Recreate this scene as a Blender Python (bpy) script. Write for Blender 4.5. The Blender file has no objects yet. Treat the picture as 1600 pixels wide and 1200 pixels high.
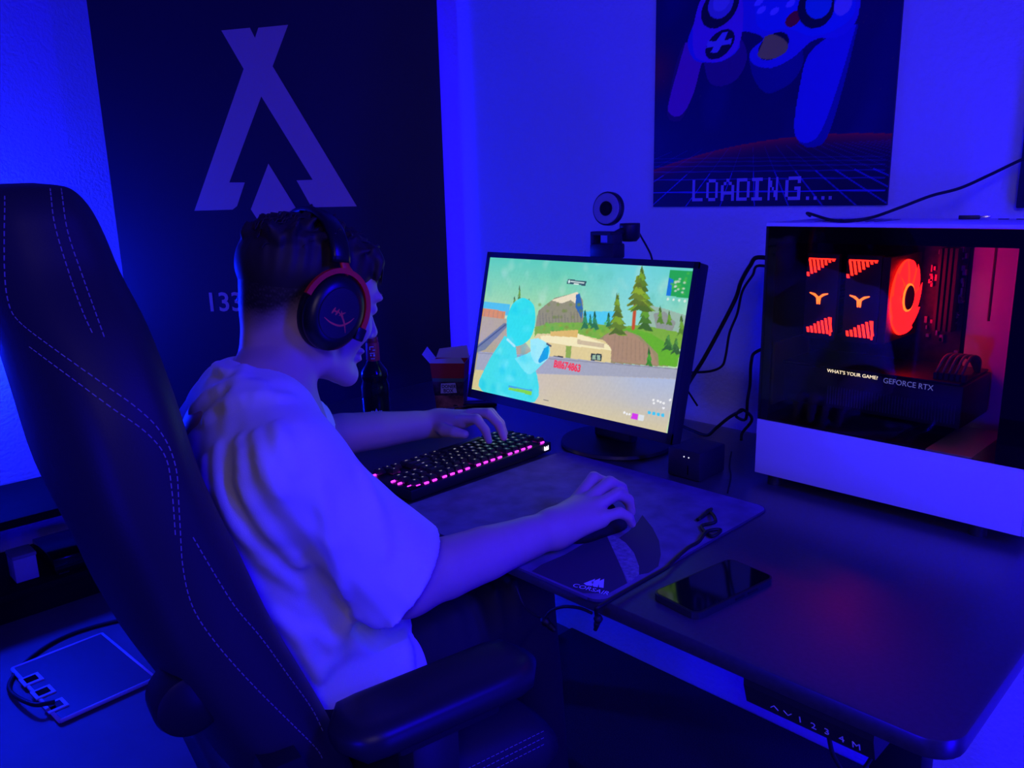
import bpy, bmesh, math, random
import numpy as np
from mathutils import Vector, Matrix
random.seed(7); rng = np.random.default_rng(7)
S = bpy.context.scene
COL = S.collection

# ---------------------------------------------------------------- camera
YAW, PITCH, ROLL, FPX = math.radians(45.8), math.radians(13.2), math.radians(-1.41), 1265.0
CAM = np.array([0.68753474, -1.27097562, 1.25672062])
fw = np.array([-math.sin(YAW)*math.cos(PITCH), math.cos(YAW)*math.cos(PITCH), -math.sin(PITCH)])
r0 = np.array([math.cos(YAW), math.sin(YAW), 0.0]); u0 = np.cross(r0, fw)
rt = r0*math.cos(ROLL)+u0*math.sin(ROLL); up = -r0*math.sin(ROLL)+u0*math.cos(ROLL)
cd = bpy.data.cameras.new('camera'); cam = bpy.data.objects.new('camera', cd); COL.objects.link(cam)
cd.sensor_width = 36.0; cd.lens = FPX/1600*36.0; cd.clip_start = 0.02
cam.matrix_world = Matrix(((rt[0], up[0], -fw[0], CAM[0]), (rt[1], up[1], -fw[1], CAM[1]), (rt[2], up[2], -fw[2], CAM[2]), (0, 0, 0, 1)))
S.camera = cam
def ray(x, y): return fw+(x-800)/FPX*rt-(y-600)/FPX*up
def on(x, y, axis, val):                    # where the sight line of a photo point meets a plane of the room
    d = ray(x, y); return CAM+(val-CAM[axis])/d[axis]*d
def dz(x, y, z): return on(x, y, 2, z)

# ---------------------------------------------------------------- world, lights, exposure
W = bpy.data.worlds.new('world'); S.world = W; W.use_nodes = True
W.node_tree.nodes['Background'].inputs[0].default_value = (0.02, 0.0, 1.0, 1)
W.node_tree.nodes['Background'].inputs[1].default_value = 0.23
S.view_settings.view_transform = 'Standard'; S.view_settings.look = 'None'
S.view_settings.exposure = 0.0; S.view_settings.gamma = 1.0; S.view_settings.use_curve_mapping = False
def light(name, kind, loc, power, color, size=0.1, aim=None, size_y=None, spread=None, kindprops=None):
    l = bpy.data.lights.new(name, kind); o = bpy.data.objects.new(name, l); COL.objects.link(o)
    l.energy = power; l.color = color; o.location = loc
    if kind == 'AREA':
        l.shape = 'RECTANGLE' if size_y else 'DISK'; l.size = size
        if size_y: l.size_y = size_y
        if spread: l.spread = math.radians(spread)
    else: l.shadow_soft_size = size
    if aim is not None:
        o.rotation_euler = (Vector(aim)-Vector(loc)).to_track_quat('-Z', 'Y').to_euler()
    return o
BLUE = (0.006, 0.0, 1.0)
light('blue_lamp_behind_camera', 'POINT', (0.46, -2.35, 0.70), 58, BLUE, 0.08)
light('blue_strip_right', 'AREA', (1.30, -0.55, 1.75), 15, BLUE, 0.1, (0.05, -0.40, 0.74), 0.6, 110)
light('blue_strip_low', 'AREA', (1.75, -0.60, 0.40), 16, BLUE, 0.08, (0.3, 0.35, 0.25), 0.8, 120)
light('blue_strip_corner', 'AREA', (-1.72, 0.10, 1.05), 17, BLUE, 0.06, (0.0, 0.33, 1.05), 1.5)
light('room_light_spill', 'AREA', (1.15, -1.75, 1.80), 0.68, (1.0, 0.72, 0.95), 0.4, (-0.1, -0.2, 0.9), None, 100)

# ---------------------------------------------------------------- materials
MATS = {}
def srgb(c):
    c = np.asarray(c, float); return np.where(c <= 0.04045, c/12.92, ((c+0.055)/1.055)**2.4)
def mat(name, col, rough=0.5, metal=0.0, noise=0.0, nscale=30.0, bump=0.0, bscale=200.0, emit=None, estr=0.0, spec=0.5, coat=0.0, trans=0.0, ior=1.45, sheen=0.0, sss=0.0):
    if name in MATS: return MATS[name]
    m = bpy.data.materials.new(name); m.use_nodes = True; nt = m.node_tree; b = nt.nodes['Principled BSDF']
    c = tuple(col)+(1.0,)
    b.inputs['Base Color'].default_value = c; b.inputs['Roughness'].default_value = rough; b.inputs['Metallic'].default_value = metal
    b.inputs['Specular IOR Level'].default_value = spec; b.inputs['Coat Weight'].default_value = coat; b.inputs['Coat Roughness'].default_value = 0.38; b.inputs['IOR'].default_value = ior
    b.inputs['Transmission Weight'].default_value = trans; b.inputs['Sheen Weight'].default_value = sheen
    if sss: b.inputs['Subsurface Weight'].default_value = sss; b.inputs['Subsurface Radius'].default_value = (0.012, 0.005, 0.003); b.inputs['Subsurface Scale'].default_value = 0.5
    if emit is not None:
        b.inputs['Emission Color'].default_value = tuple(emit)+(1.0,); b.inputs['Emission Strength'].default_value = estr
    if noise or bump:
        tc = nt.nodes.new('ShaderNodeTexCoord')
    if noise:
        n = nt.nodes.new('ShaderNodeTexNoise'); n.inputs['Scale'].default_value = nscale; n.inputs['Detail'].default_value = 4
        nt.links.new(tc.outputs['Object'], n.inputs['Vector'])
        r = nt.nodes.new('ShaderNodeValToRGB')
        r.color_ramp.elements[0].position = 0.3; r.color_ramp.elements[1].position = 0.7
        r.color_ramp.elements[0].color = tuple(max(0, v*(1-noise)) for v in col)+(1,); r.color_ramp.elements[1].color = tuple(min(1, v*(1+noise)) for v in col)+(1,)
        nt.links.new(n.outputs[0], r.inputs[0]); nt.links.new(r.outputs[0], b.inputs['Base Color'])
    if bump:
        n2 = nt.nodes.new('ShaderNodeTexNoise'); n2.inputs['Scale'].default_value = bscale; n2.inputs['Detail'].default_value = 3
        nt.links.new(tc.outputs['Object'], n2.inputs['Vector'])
        bp = nt.nodes.new('ShaderNodeBump'); bp.inputs['Strength'].default_value = bump; bp.inputs['Distance'].default_value = 0.004
        nt.links.new(n2.outputs[0], bp.inputs['Height']); nt.links.new(bp.outputs[0], b.inputs['Normal'])
    MATS[name] = m; return m
def emat(name, col, s):
    return mat(name, (0.02, 0.02, 0.02), 0.6, emit=col, estr=s)
def attr_mat(name, emission=0.0, rough=0.5, gain=1.0):
    m = bpy.data.materials.new(name); m.use_nodes = True; nt = m.node_tree; b = nt.nodes['Principled BSDF']
    a = nt.nodes.new('ShaderNodeAttribute'); a.attribute_name = 'Col'
    if emission:
        b.inputs['Base Color'].default_value = (0.01, 0.01, 0.01, 1); b.inputs['Roughness'].default_value = rough
        nt.links.new(a.outputs['Color'], b.inputs['Emission Color']); b.inputs['Emission Strength'].default_value = emission
    else:
        nt.links.new(a.outputs['Color'], b.inputs['Base Color']); b.inputs['Roughness'].default_value = rough
    MATS[name] = m; return m

# ---------------------------------------------------------------- object helpers
ROOT = {}
def thing(name, label, cat, loc=(0, 0, 0), group=None, kind=None):
    o = bpy.data.objects.new(name, None); COL.objects.link(o); o.location = loc; o.empty_display_size = 0.05
    o['label'] = label; o['category'] = cat
    if group: o['group'] = group
    if kind: o['kind'] = kind
    ROOT[o.name] = np.array(loc, float); return o
def tag(o, label, cat, group=None):
    o['label'] = label; o['category'] = cat
    if group: o['group'] = group
    return o
def struct(o, label=None):
    o['kind'] = 'structure'
    if label: o['label'] = label
    return o
def mesh_obj(name, V, Fc, m, parent=None, smooth=False, label=None):
    V = np.asarray(V, float).reshape(-1, 3)
    base = ROOT[parent.name] if parent is not None else None
    me = bpy.data.meshes.new(name)
    if base is None:
        base = np.array([(V[:, 0].min()+V[:, 0].max())/2, (V[:, 1].min()+V[:, 1].max())/2, V[:, 2].min()])
    me.from_pydata((V-base).tolist(), [], [tuple(int(i) for i in q) for q in Fc]); me.update()
    if smooth: me.polygons.foreach_set('use_smooth', np.ones(len(me.polygons), bool))
    o = bpy.data.objects.new(name, me); COL.objects.link(o)
    if m is not None: me.materials.append(m if not isinstance(m, str) else MATS[m])
    if parent is not None: o.parent = parent
    else: o.location = base
    ROOT[o.name] = base
    if label: o['label'] = label
    return o
def sharp(o, ang=35):
    me = o.data; me.polygons.foreach_set('use_smooth', np.ones(len(me.polygons), bool)); me.set_sharp_from_angle(angle=math.radians(ang)); return o
class MB:                                    # collects pieces of ONE part
    def __init__(s): s.V = []; s.F = []; s.n = 0
    def add(s, V, Fc):
        V = np.asarray(V, float).reshape(-1, 3); s.V.append(V); s.F += [tuple(int(i)+s.n for i in q) for q in Fc]; s.n += len(V); return s
    def box(s, lo, hi, M=None, bevel=0, seg=2):
        V, Fc = boxgeo(lo, hi, bevel, seg)
        if M is not None: V = V @ M[0].T + M[1]
        return s.add(V, Fc)
    def tube(s, pts, r, n=8, smooth=0, cap=True): V, Fc = tubegeo(pts, r, n, smooth, cap); return s.add(V, Fc)
    def lathe(s, prof, c, n=24, M=None):
        V, Fc = lathegeo(prof, n)
        if M is not None: V = V @ M.T
        return s.add(V+np.asarray(c), Fc)
    def prism(s, pts, d):
        V, Fc = prismgeo(pts, d); return s.add(V, Fc)
    def build(s, name, m, parent=None, smooth=False, label=None, sharp_ang=None):
        o = mesh_obj(name, np.concatenate(s.V), s.F, m, parent, smooth, label)
        if sharp_ang: sharp(o, sharp_ang)
        return o
def boxgeo(lo, hi, bevel=0, seg=2):
    lo = np.minimum(lo, hi).astype(float) if True else lo; hi = np.asarray(hi, float)
    bm = bmesh.new(); bmesh.ops.create_cube(bm, size=1.0)
    for v in bm.verts: v.co = Vector([(lo[i]+hi[i])/2+v.co[i]*(hi[i]-lo[i]) for i in range(3)])
    if bevel: bmesh.ops.bevel(bm, geom=bm.edges[:], offset=bevel, segments=seg, profile=0.5, affect='EDGES', clamp_overlap=True)
    bm.verts.index_update()
    V = np.array([v.co[:] for v in bm.verts]); Fc = [[v.index for v in f.verts] for f in bm.faces]; bm.free(); return V, Fc
def box(name, lo, hi, m, parent=None, bevel=0.0, seg=2, M=None, label=None):
    o = MB().box(lo, hi, M, bevel, seg).build(name, m, parent, label=label)
    if bevel: sharp(o, 40)
    return o
def spline(P, k):
    P = np.asarray(P, float)
    if k <= 0 or len(P) < 3: return P
    Q = np.vstack([2*P[0]-P[1], P, 2*P[-1]-P[-2]]); out = []
    for i in range(1, len(Q)-2):
        for j in range(k):
            t = j/k; a, b, c, d = Q[i-1], Q[i], Q[i+1], Q[i+2]
            out.append(0.5*((2*b)+(-a+c)*t+(2*a-5*b+4*c-d)*t*t+(-a+3*b-3*c+d)*t**3))
    out.append(P[-1]); return np.array(out)
def tubegeo(P, r, n=8, smooth=0, cap=True):
    P = np.asarray(P, float); R = np.broadcast_to(np.asarray(r, float), (len(P),)).astype(float)
    if smooth: Q = spline(np.column_stack([P, R]), smooth); P, R = Q[:, :3], Q[:, 3]
    T = np.gradient(P, axis=0); T /= np.linalg.norm(T, axis=1, keepdims=True)+1e-12
    a = np.array([0, 0, 1.0]) if abs(T[0][2]) < 0.9 else np.array([1.0, 0, 0])
    N = np.cross(T[0], a); N /= np.linalg.norm(N); V = []
    for i in range(len(P)):
        N = N-T[i]*(N@T[i]); N /= np.linalg.norm(N)+1e-12; B = np.cross(T[i], N)
        for k in range(n):
            t = 2*math.pi*k/n; V.append(P[i]+R[i]*(math.cos(t)*N+math.sin(t)*B))
    Fc = [[i*n+k, i*n+(k+1) % n, (i+1)*n+(k+1) % n, (i+1)*n+k] for i in range(len(P)-1) for k in range(n)]
    if cap: Fc += [list(range(n))[::-1], [(len(P)-1)*n+k for k in range(n)]]
    return np.array(V), Fc
def tube(name, P, r, m, parent=None, n=8, smooth=0, label=None):
    V, Fc = tubegeo(P, r, n, smooth); return mesh_obj(name, V, Fc, m, parent, True, label)
def lathegeo(prof, n=24):
    V = []; 
    for (r, z) in prof:
        for k in range(n):
            t = 2*math.pi*k/n; V.append((r*math.cos(t), r*math.sin(t), z))
    Fc = [[i*n+k, i*n+(k+1) % n, (i+1)*n+(k+1) % n, (i+1)*n+k] for i in range(len(prof)-1) for k in range(n)]
    Fc += [list(range(n))[::-1], [(len(prof)-1)*n+k for k in range(n)]]
    return np.array(V), Fc
def lathe(name, prof, c, m, parent=None, n=24, M=None, label=None, ang=40):
    o = MB().lathe(prof, c, n, M).build(name, m, parent, label=label); return sharp(o, ang)
def prismgeo(P, d):                         # flat polygon extruded by vector d
    P = np.asarray(P, float); d = np.asarray(d, float); n = len(P)
    V = np.vstack([P, P+d]); nv = np.zeros(3)
    for i in range(n): nv += np.cross(P[i], P[(i+1) % n])
    fl = nv@d > 0
    top = [n+i for i in range(n)]; bot = list(range(n))[::-1]; sd = [[i, (i+1) % n, n+(i+1) % n, n+i] for i in range(n)]
    Fc = [bot, top]+sd
    if not fl: Fc = [q[::-1] for q in Fc]
    return V, Fc
def prism(name, P, d, m, parent=None, label=None):
    V, Fc = prismgeo(P, d); return mesh_obj(name, V, Fc, m, parent, label=label)
def axes(x, y):                              # 3x3 whose columns are the given x, y and their normal
    x = np.asarray(x, float); x = x/np.linalg.norm(x); y = np.asarray(y, float); y = y-x*(x@y); y /= np.linalg.norm(y); z = np.cross(x, y)
    return np.column_stack([x, y, z])
def text(name, s, size, m, org, x, y, parent=None, ext=0.0003, align='LEFT', label=None, bold=0.0, sx=1.0):
    c = bpy.data.curves.new(name, 'FONT'); c.body = s; c.size = size; c.extrude = ext; c.align_x = align; c.resolution_u = 3; c.offset = bold
    o = bpy.data.objects.new(name, c); COL.objects.link(o)
    dg = bpy.context.evaluated_depsgraph_get(); me = bpy.data.meshes.new_from_object(o.evaluated_get(dg))
    V = np.array([v.co[:] for v in me.vertices]) if len(me.vertices) else np.zeros((0, 3)); Fc = [list(p.vertices) for p in me.polygons]
    bpy.data.objects.remove(o); bpy.data.curves.remove(c); bpy.data.meshes.remove(me)
    V[:, 0] *= sx
    A = axes(x, y); return mesh_obj(name, V @ A.T + np.asarray(org), Fc, m, parent, label=label)
def rotz(deg):
    a = math.radians(deg); return np.array([[math.cos(a), -math.sin(a), 0], [math.sin(a), math.cos(a), 0], [0, 0, 1]])
def colour_grid(name, O, ex, ey, img, m, parent, label=None):   # a flat printed / lit surface, one colour per grid point
    h, w = img.shape[:2]; u = np.linspace(0, 1, w); v = np.linspace(1, 0, h)
    P = (np.asarray(O)[None, None]+u[None, :, None]*np.asarray(ex)+v[:, None, None]*np.asarray(ey)).reshape(-1, 3)
    base = ROOT[parent.name]; me = bpy.data.meshes.new(name)
    i = np.arange(h*w).reshape(h, w); q = np.stack([i[1:, :-1], i[1:, 1:], i[:-1, 1:], i[:-1, :-1]], -1).reshape(-1, 4)
    me.vertices.add(h*w); me.vertices.foreach_set('co', (P-base).ravel()); me.loops.add(q.size); me.loops.foreach_set('vertex_index', q.ravel())
    me.polygons.add(len(q)); me.polygons.foreach_set('loop_start', np.arange(len(q))*4); me.update(calc_edges=True)
    ca = me.color_attributes.new('Col', 'FLOAT_COLOR', 'POINT')
    ca.data.foreach_set('color', np.concatenate([srgb(img.reshape(-1, 3)), np.ones((h*w, 1))], 1).astype(np.float32).ravel())
    o = bpy.data.objects.new(name, me); COL.objects.link(o); me.materials.append(m); o.parent = parent; ROOT[o.name] = base
    if label: o['label'] = label
    return o
class Paint:                                 # paints flat print by polygons, in metres on its own plane
    def __init__(s, w, h, W_, H_): s.a = np.zeros((h, w, 3)); s.X, s.Y = np.meshgrid(np.linspace(0, W_, w), np.linspace(H_, 0, h)); s.W, s.H = W_, H_
    def mix(s, k, c): s.a += (np.asarray(c)-s.a)*np.clip(k, 0, 1)[..., None]
    def inside(s, P):
        P = np.asarray(P); r = np.zeros(s.X.shape, bool); n = len(P)
        for i in range(n):
            x1, y1 = P[i]; x2, y2 = P[i-1]
            if y1 == y2: continue
            c = (y1 > s.Y) != (y2 > s.Y); r ^= c & (s.X < (x2-x1)*(s.Y-y1)/(y2-y1)+x1)
        return r
    def poly(s, P, c, al=1.0): s.mix(s.inside(P)*al, c)
    def ell(s, c0, rx, ry, c, al=1.0, rot=0.0, soft=0.0):
        ca, sa = math.cos(rot), math.sin(rot); dx, dy = s.X-c0[0], s.Y-c0[1]
        d = np.hypot((dx*ca+dy*sa)/rx, (-dx*sa+dy*ca)/ry)
        s.mix((np.clip((1-d)/soft, 0, 1) if soft else (d < 1))*al, c)
    def line(s, a, b, w, c, al=1.0):
        a, b = np.asarray(a, float), np.asarray(b, float); d = b-a; L = d@d+1e-12
        t = np.clip(((s.X-a[0])*d[0]+(s.Y-a[1])*d[1])/L, 0, 1); q = np.hypot(s.X-a[0]-t*d[0], s.Y-a[1]-t*d[1])
        s.mix(np.clip((w/2-q)/(w*0.3)+0.5, 0, 1)*al, c)
    def noise(s, f, seed=0):
        r = np.random.default_rng(seed); o = np.zeros(s.X.shape)
        for k in range(9):
            a = r.uniform(0, 6.28); q = f*r.uniform(0.5, 2.2); o += np.sin((s.X*math.cos(a)+s.Y*math.sin(a))*q+r.uniform(0, 6.28))
        return o/4.5

# ---------------------------------------------------------------- room shell
DK = 0.74; WALLY = 0.35; WALLX = -2.42
m_wall = mat('ingrain_wall_white', (0.78, 0.77, 0.76), 0.85, bump=0.8, bscale=110)
m_floor = mat('floor_laminate', (0.13, 0.12, 0.125), 0.6, noise=0.12, nscale=6)
m_rug = mat('dark_rug', (0.035, 0.03, 0.036), 0.95, noise=0.7, nscale=420, bump=0.6, bscale=600)
struct(box('wall_back', (WALLX-0.1, WALLY, 0), (3.2, WALLY+0.1, 2.6), m_wall))
struct(box('wall_left', (WALLX-0.1, -3.6, 0), (WALLX, WALLY, 2.6), m_wall))
struct(box('floor', (WALLX-0.1, -3.6, -0.05), (3.2, WALLY+0.1, 0), m_floor))
m_base = mat('baseboard_dark', (0.03, 0.03, 0.035), 0.5)
struct(box('baseboard_left', (WALLX, -3.6, 0), (WALLX+0.015, WALLY, 0.06), mat('baseboard_white', (0.7, 0.7, 0.7), 0.5), bevel=0.004))
tag(box('floor_rug', (-0.748, -1.9, 0.0), (1.6, WALLY-0.004, 0.012), m_rug, bevel=0.004), 'dark short-pile rug on the floor under the desk', 'rug')

# ---------------------------------------------------------------- desk
m_black = mat('black_plastic', (0.022, 0.022, 0.026), 0.42)
m_blackg = mat('black_gloss', (0.008, 0.008, 0.009), 0.12)
m_cable = mat('black_cable', (0.008, 0.008, 0.009), 0.55)
m_steel = mat('black_steel', (0.015, 0.015, 0.016), 0.45, metal=0.3)
m_white = mat('white_powder_coat', (0.80, 0.80, 0.80), 0.45, bump=0.05, bscale=500)
m_desk = mat('desk_black_laminate', (0.045, 0.042, 0.044), 0.36, spec=1.0, coat=1.0, noise=0.2, nscale=180, bump=0.04, bscale=900)
DX0, DX1, DY0, DY1 = -1.10, 0.50, -0.523, 0.277
desk = thing('desk', 'black height-adjustable desk holding the monitor and the white computer', 'desk', (-0.3, -0.12, 0))
def round_rect(x0, x1, y0, y1, r, z, n=6):
    P = []
    for cx, cy, a0 in ((x1-r, y0+r, -90), (x1-r, y1-r, 0), (x0+r, y1-r, 90), (x0+r, y0+r, 180)):
        for k in range(n+1):
            a = math.radians(a0+90*k/n); P.append((cx+r*math.cos(a), cy+r*math.sin(a), z))
    return P
def slab(name, x0, x1, y0, y1, z0, z1, r, m, parent=None, bev=0.002, label=None):
    bm = bmesh.new(); vs = [bm.verts.new(p) for p in round_rect(x0, x1, y0, y1, r, z0)]; f = bm.faces.new(vs)
    e = bmesh.ops.extrude_face_region(bm, geom=[f]); bmesh.ops.translate(bm, verts=[v for v in e['geom'] if isinstance(v, bmesh.types.BMVert)], vec=(0, 0, z1-z0))
    bmesh.ops.recalc_face_normals(bm, faces=bm.faces[:])
    if bev:
        ed = [q for q in bm.edges if abs(q.verts[0].co.z-q.verts[1].co.z) < 1e-6]
        bmesh.ops.bevel(bm, geom=ed, offset=bev, segments=2, profile=0.5, affect='EDGES')
    bm.verts.index_update(); V = np.array([v.co[:] for v in bm.verts]); Fc = [[v.index for v in f.verts] for f in bm.faces]; bm.free()
    return sharp(mesh_obj(name, V, Fc, m, parent, label=label), 30)
slab('desk_top', DX0, DX1, DY0, DY1, DK-0.022, DK, 0.035, m_desk, desk)
for x in (-0.78, 0.30):
    o = MB().box((x-0.04, -0.06, 0.03), (x+0.04, 0.00, 0.52), bevel=0.004).box((x-0.033, -0.053, 0.5), (x+0.033, -0.007, 0.69)).build('leg', m_steel, desk); sharp(o, 40)
    box('foot', (x-0.04, -0.36, 0.012), (x+0.04, 0.26, 0.035), m_steel, desk, 0.006)
    box('support_arm', (x-0.03, -0.40, 0.675), (x+0.03, 0.25, 0.7175), m_steel, desk, 0.004)
MB().box((-0.78, -0.10, 0.67), (0.30, -0.07, 0.715)).box((-0.78, 0.01, 0.67), (0.30, 0.04, 0.715)).build('crossbar', m_steel, desk)
# control unit under the front edge
pl = on(1160, 1061, 1, DY0); pr = on(1364, 1151, 1, DY0)
cu = MB(); cx0, cx1 = pl[0], pr[0]
V = [(cx0, DY0+.004, .7175), (cx1, DY0+.004, .7175), (cx1, DY0+.004, .712), (cx0, DY0+.004, .712)]
yb = DY0+0.012
P = [(cx0, DY0+.003, .7175), (cx0, DY0+.003, .709), (cx0, yb, .683), (cx0, DY0+.06, .683), (cx0, DY0+.06, .7175)]
ctl = prism('control_unit', P, (cx1-cx0, 0, 0), m_black, desk)
m_glyph = mat('printed_grey_white', (0.75, 0.75, 0.8), 0.6)
fy = np.array([0, DY0+.003-yb, .709-.683]); fy /= np.linalg.norm(fy)
sx = (1, 0, 0); fn = np.cross(sx, fy)
def ctl_pt(px, py):                          # meets the slanted control face
    n = fn; d = ray(px, py); p0 = np.array([cx0, yb, .683]); t = ((p0-CAM)@n)/(d@n); return CAM+d*t
for s_, px, py in (('1', 1250, 1124), ('2', 1271, 1134), ('3', 1292, 1143), ('4', 1315, 1154), ('M', 1338, 1165)):
    p = ctl_pt(px, py); o = text('symbol', s_, 0.013, m_glyph, p-fy*.0045+fn*.0002, sx, fy, ctl, align='CENTER')
for px, py, sg in ((1210, 1105, 1), (1231, 1115, -1)):
    p = ctl_pt(px, py)+fn*.0004; b_ = MB()
    for k in (-1, 1):
        a = p+np.array(sx)*.0045*k-fy*.0025*sg; c = p+fy*.0025*sg; b_.tube([a, c], .0006, 5)
    b_.build('symbol', m_glyph, ctl)
tube('control_cable', [(0.365, DY0+.03, .690), (0.375, DY0+.04, .64), (0.38, DY0+.10, .59), (0.36, -0.25, .60), (0.31, -.1, .66)], .0025, m_cable, desk, 6, 6)

# ---------------------------------------------------------------- banner (roll-up) across the corner
BL0 = CAM+ray(135, 0)*2.36; BR0 = CAM+ray(682, 0)*2.27
bx = np.array([BR0[0]-BL0[0], BR0[1]-BL0[1], 0]); BW = np.linalg.norm(bx); bx /= BW; bn = np.array([bx[1], -bx[0], 0.0])
if bn@(CAM-BL0) < 0: bn = -bn
B0 = np.array([BL0[0], BL0[1], 0.0]); BH = 2.06
def ban(px, py, off=0.0):
    d = ray(px, py); t = ((B0-CAM)@bn)/(d@bn); p = CAM+d*t; return p+bn*off
m_ban = mat('banner_black_film', (0.030, 0.028, 0.036), 0.5, bump=0.03, bscale=8)
m_bprint = mat('banner_grey_print', (0.80, 0.60, 0.36), 0.55)
ban_t = thing('roll_up_banner', 'tall black roll-up banner with pale angular tent-like emblem behind the person', 'banner', tuple(B0+bx*BW/2))
def bq(u, z, d=0.0): return B0+bx*u+np.array([0, 0, z])+bn*d
V, Fc = prismgeo([bq(0, .09), bq(BW, .09), bq(BW, BH), bq(0, BH)], -bn*.0015); mesh_obj('banner_sheet', V, Fc, m_ban, ban_t)
o = MB().prism([bq(-.02, .012, .05), bq(BW+.02, .012, .05), bq(BW+.02, .085, .035), bq(-.02, .085, .035)], -bn*.09).build('cassette', mat('silver_aluminium', (.5, .5, .52), .35, metal=.8), ban_t)
MB().tube([bq(-.01, BH, .0), bq(BW+.01, BH, 0)], .012, 10).build('top_rail', 'silver_aluminium', ban_t, True)
MB().tube([bq(BW/2, .05, -.03), bq(BW/2, BH, -.014)], .008, 8).build('support_pole', 'silver_aluminium', ban_t, True)
def logo(pts, nm='emblem'):
    V, Fc = prismgeo([ban(120+x/2.1433, y/2.1433, .0004) for x, y in pts], bn*.0002); mesh_obj(nm, V, Fc, m_bprint, ban_t)
lg = [[(484, 102), (580, 93), (597, 127), (608, 93), (708, 83), (656, 222), (938, 691), (800, 694), (783, 688), (736, 604), (790, 602), (618, 323), (511, 611), (563, 611), (537, 690), (522, 702), (394, 706), (559, 231)],
      [(642, 548), (734, 697), (706, 760), (660, 790), (616, 752), (583, 701)]]
for q in lg: logo(q)
nh = 0.082*1.0
p0 = ban(322, 486, .0006); text('number_print', '1337', 0.083, m_bprint, p0, bx, (0, 0, 1), ban_t, ext=.0002, bold=.0012)

# ---------------------------------------------------------------- poster on the back wall
PY = WALLY-0.006
pA = on(1020.5, 322, 1, PY); pB = on(1385, 322, 1, PY); PZ0 = (pA[2]+pB[2])/2; PW = pB[0]-pA[0]; PH = PW*1.5
def pu(cx, cy):                              # a point of the poster print
    p = on(1000+cx/3.529, cy/3.529, 1, PY); return (p[0]-pA[0], p[2]-PZ0)
pt = Paint(300, 450, PW, PH)
g = pt.Y/PH
pt.a[:] = np.array([.06, .02, .30])
nz = pt.noise(40, 3)
pt.mix(np.clip(nz-.15, 0, 1)*.5, (.10, .10, .42)); pt.mix(np.clip(pt.noise(25, 5)-.3, 0, 1)*.5, (.22, .05, .34))
h0 = pu(600, 760)[1]
pt.mix(np.exp(-((pt.Y-(pu(700, 300)[1]))/.06)**2)*np.exp(-(pt.X/.06)**2)*.8, (.65, .12, .2))
# sunset glow at the grid horizon and the floor grid
hz = pu(1000, 742)[1]-0.10*((pt.X-pu(980, 700)[0])/PW)**2
k = np.where(pt.Y < hz, np.exp(-(hz-pt.Y)/.035), 0); pt.mix(k*.95, (.95, .12, .20)); pt.mix((pt.Y < hz)*(1-k)*.85, (.05, .02, .17))
gl = (.36, .36, .95)
for y, al in ((1055, .9), (985, .5), (942, .4), (912, .3), (888, .25), (868, .2)):
    a = pu(75, y+8); b = pu(1350, y-6); pt.line(a, b, .0022, gl, al)
vp = pu(620, 640)
for x in range(-2600, 4200, 190):
    b = pu(x, 1140); 
    t0 = .34; a = (vp[0]+(b[0]-vp[0])*t0, vp[1]+(b[1]-vp[1])*t0); mid = (vp[0]+(b[0]-vp[0])*.62, vp[1]+(b[1]-vp[1])*.62)
    pt.line(a, mid, .0014, gl, .25); pt.line(mid, b, .002, gl, .75)
for i in range(60):
    q = pu(rng.uniform(80, 1400), rng.uniform(-900, 640)); pt.ell(q, .0018, .0018, (.6, .2, .35) if i % 2 else (.5, .5, .3), .55)
def pp(P, c, al=1.0): pt.poly([pu(*q) for q in P], c, al)
def sm(P, k=6):
    Q = spline(np.array(P+[P[0]], float), k); return [tuple(q) for q in Q[:-1]]
# game controller: grips, body sides, face plates, stick rings, buttons
pp(sm([(330, 340), (250, 620), (200, 670), (150, 620), (200, 350), (260, 230)]), (.30, .08, .36))
pp(sm([(250, 235), (160, 560), (165, 625), (205, 642), (250, 610), (300, 500), (340, 350), (400, 200)]), (.70, .22, .66))
pp(sm([(350, 340), (380, 450), (450, 475), (540, 430), (590, 310), (540, 200), (400, 220)]), (.36, .12, .46))
pp(sm([(600, 330), (630, 440), (690, 510), (760, 500), (850, 440), (900, 330), (860, 220), (660, 240)]), (.13, .12, .48))
pp(sm([(1205, 130), (1120, 480), (1030, 760), (950, 812), (900, 800), (880, 740), (1000, 400), (1100, 160)]), (.12, .12, .55))
pp(sm([(1195, 130), (1090, 480), (1000, 720), (930, 785), (870, 770), (850, 690), (880, 480), (930, 300), (1060, 190)]), (.26, .24, .80))
pp(sm([(300, 120), (340, 10), (380, -140), (560, -260), (900, -300), (1130, -200), (1210, -60), (1195, 110), (1100, 200), (960, 220), (840, 320), (720, 375), (620, 350), (610, 280), (680, 210), (560, 175), (545, 270), (460, 335), (370, 345), (300, 330), (262, 240)]), (.30, .28, .82))
pp(sm([(640, -60), (640, 120), (700, 170), (820, 160), (960, 200), (1120, 140), (1190, 40), (1150, -120), (900, -220), (720, -180)]), (.20, .34, .86))
pp(sm([(290, 150), (350, -20), (520, -100), (570, 60), (545, 250), (460, 330), (370, 340), (300, 300)]), (.62, .30, .82))
def pe(cx, cy, rx, ry, c, rot=0, al=1.0):
    q = pu(cx, cy); e = pu(cx+rx, cy); w = pu(cx, cy-ry); pt.ell(q, abs(e[0]-q[0]), abs(w[1]-q[1]), c, al, rot)
pe(440, 40, 110, 105, (.07, .04, .18), .5); pe(445, 20, 72, 80, (.55, .50, .78), .5); pe(450, 8, 50, 50, (.66, .62, .86), .5)
pe(440, 245, 86, 70, (.06, .04, .17), .5)
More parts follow.
